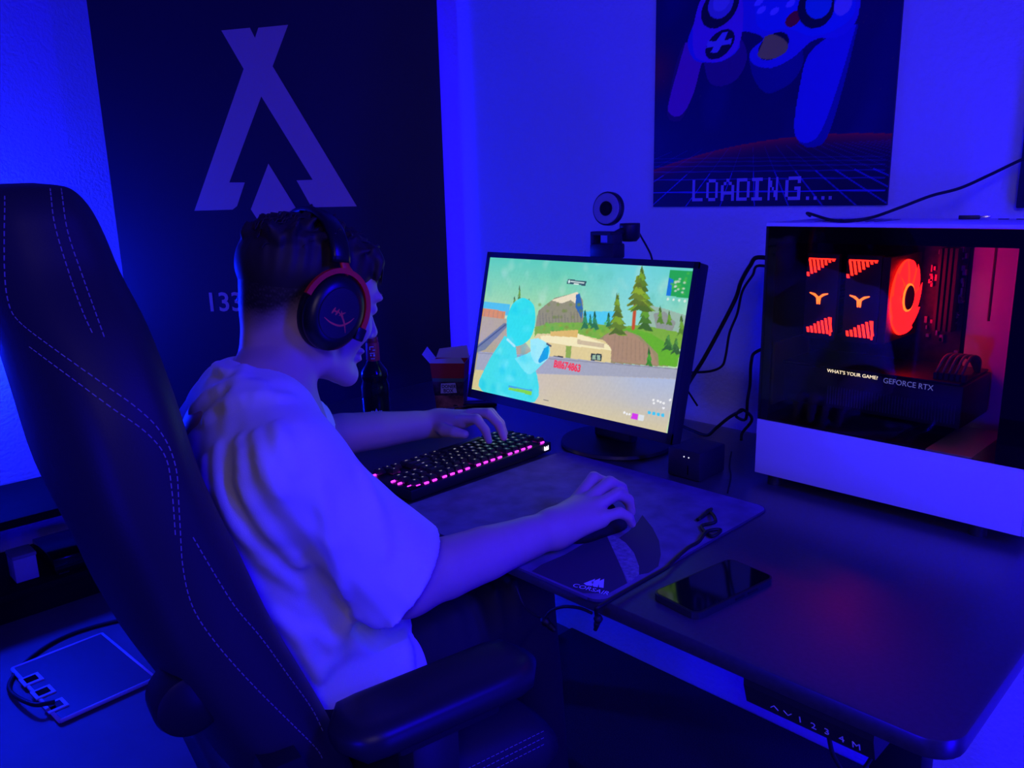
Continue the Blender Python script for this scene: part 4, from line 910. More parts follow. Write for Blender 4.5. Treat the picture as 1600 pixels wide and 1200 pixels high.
# seat: loft along its depth
V = []; ys = np.linspace(-.10, .335, 16); NB = 32
for i, ly in enumerate(ys):
    e_ = 1.0 if ly < .30 else max(.35, 1-((ly-.30)/.04)**2*.65)
    if i == 0: e_ = .7
    w = .245*(.97+.03*e_); zc = .475-.012*(ly/.33)
    for k in range(NB):
        t = 2*math.pi*k/NB; c, s = math.cos(t), math.sin(t)
        x = w*math.copysign(abs(c)**.5, c); z = .062*e_*math.copysign(abs(s)**.5, s)
        if s > 0: z -= .020*max(0, 1-(abs(x)/(w*.75))**2)
        V.append(chp(x, ly, zc+z))
Fc = [[i*NB+k, (i+1)*NB+k, (i+1)*NB+(k+1) % NB, i*NB+(k+1) % NB] for i in range(len(ys)-1) for k in range(NB)]+[list(range(NB)), [(len(ys)-1)*NB+k for k in range(NB)][::-1]]
seat = mesh_obj('seat', V, Fc, m_lth, chair, True)
for j, zz_ in enumerate((.505, .494, .483)):
    b = MB(); 
    for ly in np.arange(-.02, .30, .0078): b.tube([chp(.2462, ly, zz_), chp(.2462, ly+.005, zz_)], .0006, 4)
    b.build('stitching', m_stit, seat)
# armrests
for sgn in (1, -1):
    cxl = .295*sgn; V = []; L_ = np.linspace(-.025, .245, 13); NC = 24
    for i, ly in enumerate(L_):
        u = i/12; w = .050*min(1, (u*7+.35), ((1-u)*6+.35)); hh = .023*min(1, u*8+.45, (1-u)*8+.4)
        for k in range(NC):
            t = 2*math.pi*k/NC; c, s = math.cos(t), math.sin(t); V.append(chp(cxl+w*math.copysign(abs(c)**.6, c), ly, .670+hh*math.copysign(abs(s)**.7, s)))
    Fc = [[i*NC+k, (i+1)*NC+k, (i+1)*NC+(k+1) % NC, i*NC+(k+1) % NC] for i in range(12) for k in range(NC)]+[list(range(NC)), [12*NC+k for k in range(NC)][::-1]]
    pad = mesh_obj('armrest_pad', V, Fc, mat('armrest_pu', (.022, .022, .026), .38), chair, True)
    AM = (CHR, CHO)
    o = MB().box((cxl-.030, .04, .632), (cxl+.030, .18, .654), AM, .006).build('armrest_plate', m_black, chair); sharp(o, 40)
    o = MB().box((cxl-.022, .06, .40), (cxl+.022, .125, .635), AM, .006).build('armrest_post', m_black, chair); sharp(o, 40)
    o = MB().box((min(cxl, .10*sgn), .06, .385), (max(cxl, .10*sgn), .125, .405), AM, .004).build('armrest_bracket', m_steel, chair)
lathe('gas_lift', [(.028, .10), (.028, .26), (.020, .26), (.020, .40), (.0, .40)], CHO+CHR @ np.array([0, .10, 0]), m_steel, chair, 24)
box('tilt_mechanism', chp(0, .10, .385)-[.10, .12, 0], chp(0, .10, .42)+[.10, .12, 0], m_steel, chair, .006)
bc_ = CHO+CHR @ np.array([0, .10, 0])
for k in range(5):
    a = math.radians(72*k+20); d_ = np.array([math.cos(a), math.sin(a), 0]); e_ = bc_+d_*.31
    MB().tube([bc_+[0, 0, .13]+d_*.02, bc_+d_*.16+[0, 0, .115], e_+[0, 0, .09]], [.032, .027, .020], 10, 3).build('base_spoke', m_black, chair, True)
    ax_ = np.cross(d_, [0, 0, 1.0]); cs = MB()
    for s in (-1, 1): cs.lathe([(.0, -.009), (.026, -.009), (.029, -.005), (.029, .005), (.026, .009), (.0, .009)], e_+ax_*.014*s+[0, 0, .0422], 20, axes(d_, [0, 0, 1.0]))
    cs.tube([e_+[0, 0, .042], e_+[0, 0, .09]], .008, 8).build('castor', m_black, chair, True)

# ---------------------------------------------------------------- person: continuous surfaces from smooth distance fields
class Field:
    def __init__(s, lo, hi, h):
        s.lo = np.array(lo, float); s.h = h; s.n = np.ceil((np.array(hi)-s.lo)/h).astype(int)+1
        s.ax = [(s.lo[i]+h*np.arange(s.n[i])).astype(np.float32) for i in range(3)]; s.D = np.full(tuple(s.n), 1.0, np.float32)
    def win(s, lo, hi):
        a = np.clip(np.floor((np.array(lo)-s.lo)/s.h).astype(int), 0, s.n-1); b = np.clip(np.ceil((np.array(hi)-s.lo)/s.h).astype(int)+1, 1, s.n)
        sl = tuple(slice(a[i], b[i]) for i in range(3)); return sl, s.ax[0][sl[0]][:, None, None], s.ax[1][sl[1]][None, :, None], s.ax[2][sl[2]][None, None, :]
    def put(s, sl, d, k, op):
        A = s.D[sl]
        if op == 'sub':
            d = -d; h = np.maximum(k-np.abs(A-d), 0)/k if k else 0; s.D[sl] = np.maximum(A, d)+(h*h*k/4 if k else 0)
        else:
            h = np.maximum(k-np.abs(A-d), 0)/k if k else 0; s.D[sl] = np.minimum(A, d)-(h*h*k/4 if k else 0)
    def cone(s, a, b, ra, rb, k=.01, op='add'):
        a, b = np.array(a, float), np.array(b, float); R = max(ra, rb)+2*k+.02; sl, x, y, z = s.win(np.minimum(a, b)-R, np.maximum(a, b)+R)
        d = b-a; L = float(d@d)+1e-12; t = np.clip(((x-a[0])*d[0]+(y-a[1])*d[1]+(z-a[2])*d[2])/L, 0, 1)
        q_ = np.sqrt((x-a[0]-t*d[0])**2+(y-a[1]-t*d[1])**2+(z-a[2]-t*d[2])**2)-(ra+(rb-ra)*t); s.put(sl, q_, k, op); return s
    def chain(s, P, R, k=.008, op='add'):
        P = [np.array(p, float) for p in P]; M_ = max(R)+2*k+.02; sl, x, y, z = s.win(np.min(P, 0)-M_, np.max(P, 0)+M_); q_ = None
        for i in range(len(P)-1):
            a, d = P[i], P[i+1]-P[i]; t = np.clip(((x-a[0])*d[0]+(y-a[1])*d[1]+(z-a[2])*d[2])/(float(d@d)+1e-12), 0, 1)
            e = np.sqrt((x-a[0]-t*d[0])**2+(y-a[1]-t*d[1])**2+(z-a[2]-t*d[2])**2)-(R[i]+(R[i+1]-R[i])*t)
            if q_ is None: q_ = e
            else: h = np.maximum(.006-np.abs(q_-e), 0)/.006; q_ = np.minimum(q_, e)-h*h*.006*.12
        s.put(sl, q_, k, op); return s
    def ell(s, c, rad, k=.01, A=None, op='add'):
        c = np.array(c, float); rad = np.array(rad, float); A = np.eye(3) if A is None else A; R = rad.max()+2*k+.02; sl, x, y, z = s.win(c-R, c+R)
        X, Y, Z = x-c[0], y-c[1], z-c[2]; p = [A[0, i]*X+A[1, i]*Y+A[2, i]*Z for i in range(3)]
        k0 = np.sqrt(sum((p[i]/rad[i])**2 for i in range(3))); k1 = np.sqrt(sum((p[i]/rad[i]**2)**2 for i in range(3)))+1e-9
        s.put(sl, k0*(k0-1)/k1, k, op); return s
    def plane(s, p, n, k=.004, lo=None, hi=None):          # cut away what lies on the side of n
        n = np.array(n, float); n /= np.linalg.norm(n); sl, x, y, z = s.win(lo if lo is not None else s.lo, hi if hi is not None else s.lo+s.h*s.n)
        d = (x-p[0])*n[0]+(y-p[1])*n[1]+(z-p[2])*n[2]; A = s.D[sl]; s.D[sl] = np.maximum(A, d); return s
    def march(s, px, py, t0=.5, t1=2.2):                    # first surface point along the sight line of a photo point
        d = ray(px, py); t = np.arange(t0, t1, s.h*.5); P = CAM+t[:, None]*d; I = np.round((P-s.lo)/s.h).astype(int)
        ok = np.all((I >= 0) & (I < s.n), axis=1); v = np.ones(len(t)); J = I[ok]; v[ok] = s.D[J[:, 0], J[:, 1], J[:, 2]]
        w = np.where(v < 0)[0]; return P[w[0]] if len(w) else None
    def surface(s, relax=2):
        D = s.D; ins = D < 0; n = s.n
        c8 = [(i, j, k) for i in (0, 1) for j in (0, 1) for k in (0, 1)]
        cnt = np.zeros(tuple(n-1), np.int8)
        for i, j, k in c8: cnt += ins[i:n[0]-1+i, j:n[1]-1+j, k:n[2]-1+k]
        act = np.argwhere((cnt > 0) & (cnt < 8)); idx = -np.ones(tuple(n-1), np.int64); idx[act[:, 0], act[:, 1], act[:, 2]] = np.arange(len(act))
        val = np.stack([D[act[:, 0]+i, act[:, 1]+j, act[:, 2]+k] for i, j, k in c8], 1); acc = np.zeros((len(act), 3)); num = np.zeros(len(act))
        for a in range(8):
            for b in range(a+1, 8):
                ca, cb = np.array(c8[a]), np.array(c8[b])
                if abs(ca-cb).sum() != 1: continue
                va, vb = val[:, a], val[:, b]; m_ = (va < 0) != (vb < 0); t = np.where(m_, va/(va-vb+1e-12), 0)
                acc += np.where(m_[:, None], ca+t[:, None]*(cb-ca), 0); num += m_
        V = (act+acc/num[:, None])*s.h+s.lo; Q = []
        for ax in range(3):
            o = [1, 2, 0][ax], [2, 0, 1][ax]
            sa = [slice(None)]*3; sb = [slice(None)]*3; sa[ax] = slice(0, n[ax]-1); sb[ax] = slice(1, n[ax]); A, B = ins[tuple(sa)], ins[tuple(sb)]
            e = np.argwhere(A != B); e = e[(e[:, o[0]] > 0) & (e[:, o[1]] > 0) & (e[:, o[0]] < n[o[0]]-1) & (e[:, o[1]] < n[o[1]]-1)]
            fl = A[e[:, 0], e[:, 1], e[:, 2]]; d1 = np.zeros(3, int); d2 = np.zeros(3, int); d1[o[0]] = 1; d2[o[1]] = 1
            g_ = lambda v: idx[v[:, 0], v[:, 1], v[:, 2]]
            q_ = np.stack([g_(e), g_(e-d1), g_(e-d1-d2), g_(e-d2)], 1); q_[~fl] = q_[~fl][:, ::-1]; Q.append(q_)
        Q = np.concatenate(Q); Q = Q[(Q >= 0).all(1)]
        for _ in range(relax):
            S_ = np.zeros_like(V); C_ = np.zeros(len(V))
            for i in range(4):
                a, b = Q[:, i], Q[:, (i+1) % 4]; 
                for c in range(3): S_[:, c] += np.bincount(a, V[b, c], len(V))+np.bincount(b, V[a, c], len(V))
                C_ += np.bincount(a, minlength=len(V))+np.bincount(b, minlength=len(V))
            V = V*.5+.5*S_/np.maximum(C_, 1)[:, None]
        return V, Q
def big_mesh(name, V, Q, m, parent, col=None):
    base = ROOT[parent.name]; me = bpy.data.meshes.new(name); me.vertices.add(len(V)); me.vertices.foreach_set('co', (V-base).astype(np.float32).ravel())
    me.loops.add(Q.size); me.loops.foreach_set('vertex_index', Q.ravel().astype(np.int32)); me.polygons.add(len(Q)); me.polygons.foreach_set('loop_start', (np.arange(len(Q))*4).astype(np.int32))
    me.update(calc_edges=True); me.polygons.foreach_set('use_smooth', np.ones(len(Q), bool)); me.materials.append(m)
    if col is not None:
        ca = me.color_attributes.new('Col', 'FLOAT_COLOR', 'POINT'); ca.data.foreach_set('color', np.concatenate([col, np.ones((len(col), 1))], 1).astype(np.float32).ravel())
    o = bpy.data.objects.new(name, me); COL.objects.link(o); o.parent = parent; ROOT[o.name] = base; return o

NB_ = np.array([-.315, -.78, 1.01])                        # neck base
bR, bF, bU = np.array([.985, -.174, 0]), np.array([.174, .985, 0]), np.array([0, 0, 1.0])
def bp(r, f_, z): return np.array([NB_[0], NB_[1], 0])+bR*r+bF*f_+bU*z
person = thing('person', 'person in a white t-shirt playing at the desk, wearing a headset', 'person', tuple(bp(0, .03, .42)))
shR, shL = bp(.160, -.005, .945), bp(-.165, .01, .95)
elR, wrR = np.array([-.100, -.700, .772]), np.array([-.064, -.462, .780])
elL, wrL = np.array([-.645, -.508, .812]), np.array([-.560, -.270, .805])
# --- head frame
HC = np.array([-.338, -.684, 1.112]); hyaw, hpit = math.radians(-6), math.radians(-16)
hF0 = np.array([-math.sin(hyaw), math.cos(hyaw), 0]); hRr = np.array([math.cos(hyaw), math.sin(hyaw), 0])
hF = hF0*math.cos(hpit)+bU*math.sin(hpit); hU = np.cross(hRr, hF); HA = np.column_stack([hRr, hF, hU])
def hp_(x, y, z): return HC+HA @ np.array([x, y, z])
B = Field((-.76, -.98, .50), (.05, -.12, 1.26), .0028)
B.ell(hp_(0, -.006, .030), (.072, .088, .080), .01, HA)
B.ell(hp_(0, .040, -.020), (.060, .056, .080), .03, HA)
B.ell(hp_(0, .060, .045), (.058, .036, .045), .03, HA)
for s in (-1, 1):
    B.chain([hp_(.060*s, .000, -.035), hp_(.054*s, .020, -.072), hp_(.018*s, .080, -.092)], [.015, .016, .014], .022)
    B.ell(hp_(.036*s, .070, -.018), (.020, .022, .020), .02, HA)          # cheeks
    B.ell(hp_(.032*s, .092, .030), (.022, .010, .007), .012, HA)           # brow
    B.ell(hp_(.078*s, -.008, -.002), (.010, .018, .030), .006, HA)         # ears
B.ell(hp_(0, .088, -.088), (.017, .013, .014), .02, HA)
for s in (-1, 1): B.ell(hp_(.032*s, .106, .012), (.017, .014, .011), .010, HA, 'sub')
B.chain([hp_(0, .092, .022), hp_(0, .104, -.002), hp_(0, .116, -.022)], [.008, .009, .0105], .010)
for s in (-1, 1): B.ell(hp_(.010*s, .106, -.027), (.007, .009, .006), .005, HA)
B.ell(hp_(0, .096, -.052), (.021, .012, .0055), .006, HA); B.ell(hp_(0, .094, -.064), (.019, .012, .0065), .006, HA)
for s in (-1, 1): B.ell(hp_(.032*s, .088, .012), (.014, .012, .010), .004, HA)      # eye lids
# neck, trunk
B.chain([hp_(0, -.030, -.030), hp_(0, -.028, -.085), bp(0, .018, 1.010), bp(0, -.005, .945)], [.050, .046, .050, .066], .03)
for s in (-1, 1): B.cone(hp_(.045*s, -.02, -.05), bp(.032*s, .025, .985), .020, .022, .03)
B.chain([bp(-.10, .0, .945), bp(.10, .0, .945)], [.055, .055], .04)
B.chain([bp(0, -.005, .93), bp(0, -.02, .80), bp(0, -.005, .66), bp(0, .02, .58)], [.095, .095, .09, .09], .05)
# arms
def arm(sh, el, wr, fw_):
    v = el-sh; B.chain([sh, sh+v*.4, el], [.052, .047, .040], .03)
    w = wr-el; B.chain([el, el+w*.22, el+w*.5, el+w*.8, wr], [.038, .041, .037, .030, .0265], .02)
arm(shR, elR, wrR, None); arm(shL, elL, wrL, None)
elt = elR-(wrR-elR)/np.linalg.norm(wrR-elR)*.012+[0, 0, -.004]; B.ell(elt, (.034, .034, .034), .02)
# hands: a forward, b to the thumb-less side (right hand) or thumb side (left hand), c up
def hand(wr, F_, up_, side, J, palm):
    F_ = np.array(F_, float); F_ /= np.linalg.norm(F_); U_ = np.array(up_, float); U_ -= F_*(F_@U_); U_ /= np.linalg.norm(U_); L_ = np.cross(F_, U_)*side
    P = lambda q_: wr+F_*q_[0]+L_*q_[1]+U_*q_[2]
    A = np.column_stack([F_, L_, U_])
    for a, b, ra, rb in palm: B.cone(P(a), P(b), ra, rb, .014)
    for pts, r in J: B.chain([P(q_) for q_ in pts], r, .0045)
    return P
fr4 = lambda s: [s*1.0, s*.98, s*.90, s*.86]
PR = hand(wrR, (.13, .99, 0), (0, 0, 1), 1, [
    ([(.074, -.030, .020), (.112, -.036, .042), (.134, -.036, .030), (.146, -.034, .010)], [.0105, .0095, .0085, .0075]),
    ([(.080, -.009, .024), (.120, -.009, .040), (.143, -.006, .026), (.152, -.004, .002)], [.0108, .0098, .0086, .0076]),
    ([(.076, .012, .020), (.112, .016, .030), (.134, .018, .016), (.141, .018, -.006)], [.0102, .0092, .0082, .0072]),
    ([(.066, .031, .009), (.094, .040, .012), (.110, .043, .002), (.118, .042, -.012)], [.0092, .0082, .0074, .0066]),
    ([(.022, -.026, .000), (.055, -.049, -.006), (.085, -.052, -.012), (.105, -.047, -.014)], [.014, .0118, .0105, .0085])],
    [((.0, -.006, .0), (.074, -.028, .014), .023, .0135), ((.0, .0, .0), (.080, -.008, .017), .024, .0145), ((.0, .004, .0), (.076, .011, .014), .023, .0135), ((.0, .008, -.002), (.068, .028, .004), .021, .0125)])
PL = hand(wrL, (.95, .30, 0), (0, 0, 1), 1, [
    ([(.074, .028, .024), (.112, .034, .030), (.130, .034, .010), (.136, .032, -.012)], [.0105, .0095, .0085, .0072]),
    ([(.080, .006, .030), (.122, .008, .036), (.146, .008, .016), (.155, .006, -.010)], [.0108, .0098, .0086, .0074]),
    ([(.076, -.014, .026), (.114, -.018, .030), (.134, -.020, .010), (.142, -.021, -.011)], [.0102, .0092, .0082, .0072]),
    ([(.066, -.032, .018), (.094, -.040, .020), (.110, -.043, .006), (.116, -.044, -.011)], [.0092, .0082, .0074, .0066]),
    ([(.020, .024, .002), (.045, .046, .002), (.072, .054, .004), (.094, .052, .002)], [.0145, .0125, .0110, .0090])],
    [((.0, .006, .0), (.074, .026, .018), .023, .0135), ((.0, .0, .0), (.080, .006, .022), .024, .0145), ((.0, -.004, .0), (.076, -.013, .019), .023, .0135), ((.0, -.008, -.002), (.068, -.030, .011), .021, .0125)])
Vb, Qb = B.surface(2)
# short shaved sides: hair colour of the skin above the nape, thinning out downwards
loc = (Vb-HC) @ HA
fade = np.clip((loc[:, 2]+.008+.048*np.clip((-loc[:, 1]-.01)/.06, 0, 1))/.042, 0, 1)*(loc[:, 1] < .058)*np.clip((.062-loc[:, 1])/.02, 0, 1)*(np.abs(loc).max(1) < .16)*(loc[:, 2] > -.075)
nzv = .5+.5*np.sin(loc[:, 0]*900)*np.sin(loc[:, 1]*870+1)*np.sin(loc[:, 2]*910+2)
k = np.clip(fade*(.9+.3*nzv)-.05, 0, 1)[:, None]
skin = np.array([.60, .40, .33]); lip = np.array([.52, .25, .23]); cs_ = np.ones((len(Vb), 1))*skin
lm = np.exp(-((loc[:, 0]/.022)**2+((loc[:, 1]-.102)/.02)**2+((loc[:, 2]+.058)/.012)**2))[:, None]; cs_ = cs_*(1-.7*lm)+lip*.7*lm
cs_ = cs_*(1-k)+np.array([.020, .014, .012])*k
ms_ = bpy.data.materials.new('skin'); ms_.use_nodes = True; nt = ms_.node_tree; b_ = nt.nodes['Principled BSDF']; a_ = nt.nodes.new('ShaderNodeAttribute'); a_.attribute_name = 'Col'
nt.links.new(a_.outputs['Color'], b_.inputs['Base Color']); b_.inputs['Roughness'].default_value = .52; b_.inputs['Specular IOR Level'].default_value = .35
body = big_mesh('body', Vb, Qb, ms_, person, cs_)
m_eye = mat('eye_white', (.7, .68, .66), .2); m_iris = mat('iris_dark', (.05, .04, .03), .15)
for s in (-1, 1):
    e = hp_(.032*s, .0905, .012); MB().lathe([(.0, -.0095), (.005, -.008), (.0085, -.004), (.0095, 0), (.0085, .004), (.005, .008), (.0, .0095)], e, 16, axes(hRr, hU)).build('eye', m_eye, person, True)
    MB().lathe([(.0, .0), (.0045, .0), (.003, .0012), (.0, .0016)], e+hF*.0088, 14, axes(hRr, -hU) if False else np.column_stack([hRr, -hU, hF])).build('iris', m_iris, person, True)
    MB().tube([hp_(.014*s, .1005, .030), hp_(.032*s, .1015, .036), hp_(.050*s, .092, .032)], [.0022, .0030, .0015], 6, 3).build('eyebrow', mat('hair_dark', (.030, .020, .016), .6), person, True)
# finger nails of the hand in front
m_nail = mat('nail', (.62, .42, .38), .3)

# --- hair: cap with tufts
Hf = Field(tuple(HC-.17), tuple(HC+.17), .0035)
Hf.ell(hp_(0, -.008, .050), (.0755, .0925, .070), .01, HA); Hf.ell(hp_(0, .045, .068), (.064, .052, .044), .03, HA); Hf.ell(hp_(0, -.036, .048), (.064, .0575, .056), .02, HA)
r_ = np.random.default_rng(3)
for i in range(170):
    u_, v_ = r_.uniform(-1, 1), r_.uniform(-1, 1); x, y = u_*.066, -.006+v_*.090
    if 1-(x/.080)**2-((y+.008)/.099)**2 < .18: continue
    zt = .050+.066*math.sqrt(max(.02, 1-(x/.085)**2-((y+.008)/.104)**2)); d_ = r_.normal(0, 1, 3)*.012+np.array([0, .012, .006])
    Hf.cone(hp_(x, y, zt-.006), hp_(x+d_[0], y+d_[1], zt+.002+abs(d_[2])*.5), .0085, .003, .006)
# fringe over the forehead
for i in range(26):
    x = -.062+i*.005+r_.uniform(-.003, .003); Hf.chain([hp_(x, .062, .090), hp_(x+.003, .088-abs(x)*.25+r_.uniform(-.003, .003), .080), hp_(x+.006, .100-abs(x)*.45+r_.uniform(-.003, .003), .054+r_.uniform(-.008, .010))], [.009, .0070, .0022], .006)
cutn = HA @ np.array([0, .42, -1.0]); Hf.plane(hp_(0, -.10, -.012), HA @ np.array([0, .22, -1.0]))
Hf.ell(hp_(0, .150, -.060), (.09, .075, .105), .006, HA, 'sub')
Vh, Qh = Hf.surface(1)
lh = (Vh-HC) @ HA; Vh = Vh+(HA @ (np.stack([np.sin(lh[:, 1]*330+lh[:, 0]*120), np.zeros(len(lh)), np.sin(lh[:, 0]*420+np.sin(lh[:, 1]*90)*3)], 0)*.0011*np.clip((lh[:, 2]-.02)/.05, 0, 1))).T
hair = big_mesh('hair', Vh, Qh, mat('hair_dark', (.030, .020, .016), .6), person)
st = MB()
for i in range(420):
    u_, v_ = r_.uniform(-1, 1), r_.uniform(-1, 1); x, y = u_*.068, -.003+v_*.092; q0_ = 1-(x/.078)**2-((y+.008)/.098)**2
    if q0_ < .03: continue
    z = .050+.068*math.sqrt(q0_); fwd_ = .6+.4*v_; a = r_.uniform(-.6, .6); d_ = np.array([math.sin(a)*.5, fwd_*.7, .7+r_.uniform(-.2, .3)]); d_ /= np.linalg.norm(d_); l = r_.uniform(.010, .022)
    p1 = np.array([x, y, z]); p2 = p1+d_*l*.6; p3 = p1+d_*l+np.array([0, l*.35, -l*.25]); st.tube([hp_(*p1), hp_(*p2), hp_(*p3)], [.0016, .0013, .0003], 4, 0, False)
for i in range(90):
    x = r_.uniform(-.062, .066); l = r_.uniform(.6, 1.1); st.tube([hp_(x, .086-abs(x)*.25, .088), hp_(x+.004, .100-abs(x)*.35, .076), hp_(x+.008, .107-abs(x)*.45, .076-.028*l)], [.0016, .0014, .0003], 4, 0, False)
o = st.build('hair_strands', 'hair_dark', person, True); o['kind'] = 'stuff'

# --- t-shirt
T = Field((-.72, -1.02, .46), (.10, -.48, 1.08), .0034)
T.ell(bp(0, -.012, .880), (.172, .100, .135), .02, np.column_stack([bR, bF, bU])); T.ell(bp(0, .005, .700), (.162, .122, .170), .09, np.column_stack([bR, bF, bU]))
T.ell(bp(.005, .060, .600), (.172, .140, .11), .06, np.column_stack([bR, bF, bU])); T.ell(bp(.03, .12, .590), (.135, .085, .075), .05, np.column_stack([bR, bF, bU]))
T.chain([bp(-.150, .004, .945), bp(-.07, .0, .985), bp(0, .0, .990), bp(.07, -.002, .983), bp(.150, -.006, .940)], [.058, .058, .068, .058, .060], .04)
T.chain([bp(-.09, -.03, .90), bp(.09, -.035, .90)], [.075, .075], .04)
def sleeve(sh, el, f, flare):
    v = el-sh; c_ = sh+v*f; T.chain([sh, sh+v*f*.5, c_], [.054, .060, flare], .035); return c_, v/np.linalg.norm(v)
cR, vR = sleeve(shR, elR, .93, .076); cL, vL = sleeve(shL, elL, .80, .070)
# folds running over the back and the side, traced on the cloth
FOLDS = [([(375, 690), (380, 740), (395, 790), (430, 840), (470, 880)], .007), ([(340, 700), (345, 760), (370, 820), (420, 880), (470, 920)], .006), ([(318, 720), (325, 790), (350, 850), (400, 920)], .0055),
         ([(400, 680), (415, 730), (440, 770)], .006), ([(432, 665), (445, 700), (462, 735)], .005), ([(300, 640), (330, 615), (370, 600), (410, 605)], .005), ([(320, 655), (350, 632), (400, 618), (450, 622)], .005), ([(380, 575), (375, 600), (365, 630)], .005),
         ([(520, 1010), (545, 990), (580, 985)], .005), ([(500, 1050), (540, 1015), (600, 1000), (640, 970)], .006), ([(620, 975), (632, 1010), (640, 1045)], .006), ([(480, 985), (520, 1000), (560, 960)], .005), ([(430, 960), (470, 1000), (500, 1060)], .005),
         ([(560, 730), (590, 800), (600, 870)], .005), ([(500, 760), (520, 850), (540, 930)], .006)]
traced = []
for L_, r_f in FOLDS:
    pts = []
    for x, y in spline(np.array(L_, float), 5):
        h = T.march(x, y)
        if h is not None: pts.append(h)
    if len(pts) > 3: traced.append((pts, r_f))
for pts, rf in traced:
    n_ = len(pts); R_ = [rf*(.35+.65*math.sin(math.pi*min(1, max(0, i/(n_-1))))) for i in range(n_)]; T.chain(pts, R_, .016)
# openings: hem, neck, cuffs; hollow cuffs
T.plane(bp(0, 0, .505), (0, 0, -1))
lo_, hi_ = cR-.13, cR+.13
def cuff(c_, v, lo, hi):
    n_ = v; sl, x, y, z = T.win(lo, hi); d = (x-c_[0])*n_[0]+(y-c_[1])*n_[1]+(z-c_[2])*n_[2]
    rad = np.sqrt(np.maximum((x-c_[0])**2+(y-c_[1])**2+(z-c_[2])**2-d**2, 0)); A = T.D[sl]; T.D[sl] = np.where(rad < .115, np.maximum(A, d), A)
wdir = (wrR-elR)/np.linalg.norm(wrR-elR)
nR = vR*.80+wdir*.25; nR /= np.linalg.norm(nR)
SL = Field((-.72, -1.02, .46), (.10, -.48, 1.08), .0034)     # sleeves are cut on their own so the trunk stays whole
def cut_sleeve(sh, el, c_, n_):
    sl, x, y, z = T.win(c_-.12, c_+.12); d = (x-c_[0])*n_[0]+(y-c_[1])*n_[1]+(z-c_[2])*n_[2]
    P0, P1 = sh, sh+(el-sh)*1.5; dv = P1-P0; t = np.clip(((x-P0[0])*dv[0]+(y-P0[1])*dv[1]+(z-P0[2])*dv[2])/(dv@dv), 0, 1)
    q_ = np.sqrt((x-P0[0]-t*dv[0])**2+(y-P0[1]-t*dv[1])**2+(z-P0[2]-t*dv[2])**2); A = T.D[sl]
    T.D[sl] = np.where((q_ < .105), np.maximum(A, d), A)
def hollow(sh, c_, n_, ri):
    T.cone(sh+(c_-sh)*.62, c_+n_*.03, ri*.85, ri, .004, 'sub')
# sleeve interiors
cut_sleeve(shR, elR, cR, nR); hollow(shR, cR, nR, .062); cut_sleeve(shL, elL, cL, vL); hollow(shL, cL, vL, .055)
T.cone(bp(0, .040, 1.04), bp(0, .016, .995), .062, .054, .006, 'sub')
# collar ribbing
col = [bp(.060*math.cos(t), .016+.060*math.sin(t), 1.012-.030*math.sin(t)+.006*abs(math.cos(t))) for t in np.linspace(0, 2*math.pi, 25)]
T.chain(col, [.0075]*25, .006)
Vt, Qt = T.surface(2)
dn = np.sin(Vt[:, 0]*61+Vt[:, 2]*47)*np.sin(Vt[:, 1]*55-Vt[:, 2]*38)*.0022+np.sin(Vt[:, 0]*130+Vt[:, 1]*90+Vt[:, 2]*110)*.0007
Vt = Vt+(bF*-.6+bR*.4)[None]*dn[:, None]
m_shirt = mat('white_cotton', (.80, .79, .78), .9, bump=.12, bscale=700, sheen=.15)
shirt = big_mesh('t_shirt', Vt, Qt, m_shirt, person, None); shirt['label'] = 'white short-sleeved t-shirt'

# --- trousers and shoes
Lg = Field((-.62, -1.0, .03), (.06, -.06, .70), .006)
hiR, hiL = bp(.095, .03, .575), bp(-.095, .04, .575); knR, knL = np.array([-.205, -.405, .595]), np.array([-.45, -.38, .60]); anR, anL = np.array([-.20, -.345, .12]), np.array([-.46, -.30, .12])
Lg.ell(bp(0, .0, .600), (.155, .115, .080), .03, np.column_stack([bR, bF, bU]))
for a, b, c in ((hiR, knR, anR), (hiL, knL, anL)): Lg.chain([a, a+(b-a)*.5, b, b+(c-b)*.35, c], [.088, .080, .064, .060, .048], .03)
for i in range(7):
    t = .15+i*.11; a = hiR+(knR-hiR)*t; Lg.chain([a+np.array([.07, .01, .02]), a+np.array([.045, .02, .065]), a+np.array([0, .03, .084-.02*t])], [.004, .008, .004], .012)
Vl, Ql = Lg.surface(2); tr_ = big_mesh('trousers', Vl, Ql, mat('dark_trousers', (.020, .018, .022), .8, bump=.1, bscale=500), person)
for an in (anR, anL):
    Sh = Field(tuple(an+[-.10, -.14, -.115]), tuple(an+[.10, .24, .05]), .005); c_ = an+np.array([0, 0, -.055])
    Sh.ell(c_+[0, .02, 0], (.045, .085, .045), .03); Sh.ell(c_+[0, .105, -.012], (.045, .075, .032), .03); Sh.cone(an+[0, -.005, -.04], an+[0, -.005, .0], .048, .045, .02); Sh.plane(an+[0, 0, -.105], (0, 0, -1))
    Vs, Qs = Sh.surface(1); sh_ = big_mesh('shoe', Vs, Qs, mat('shoe_black', (.02, .02, .022), .5), person)
    so = round_rect(an[0]-.048, an[0]+.048, an[1]-.07, an[1]+.185, .045, .0005+.012); prism('sole', so, (0, 0, .012), mat('shoe_sole', (.5, .5, .5), .6), sh_)

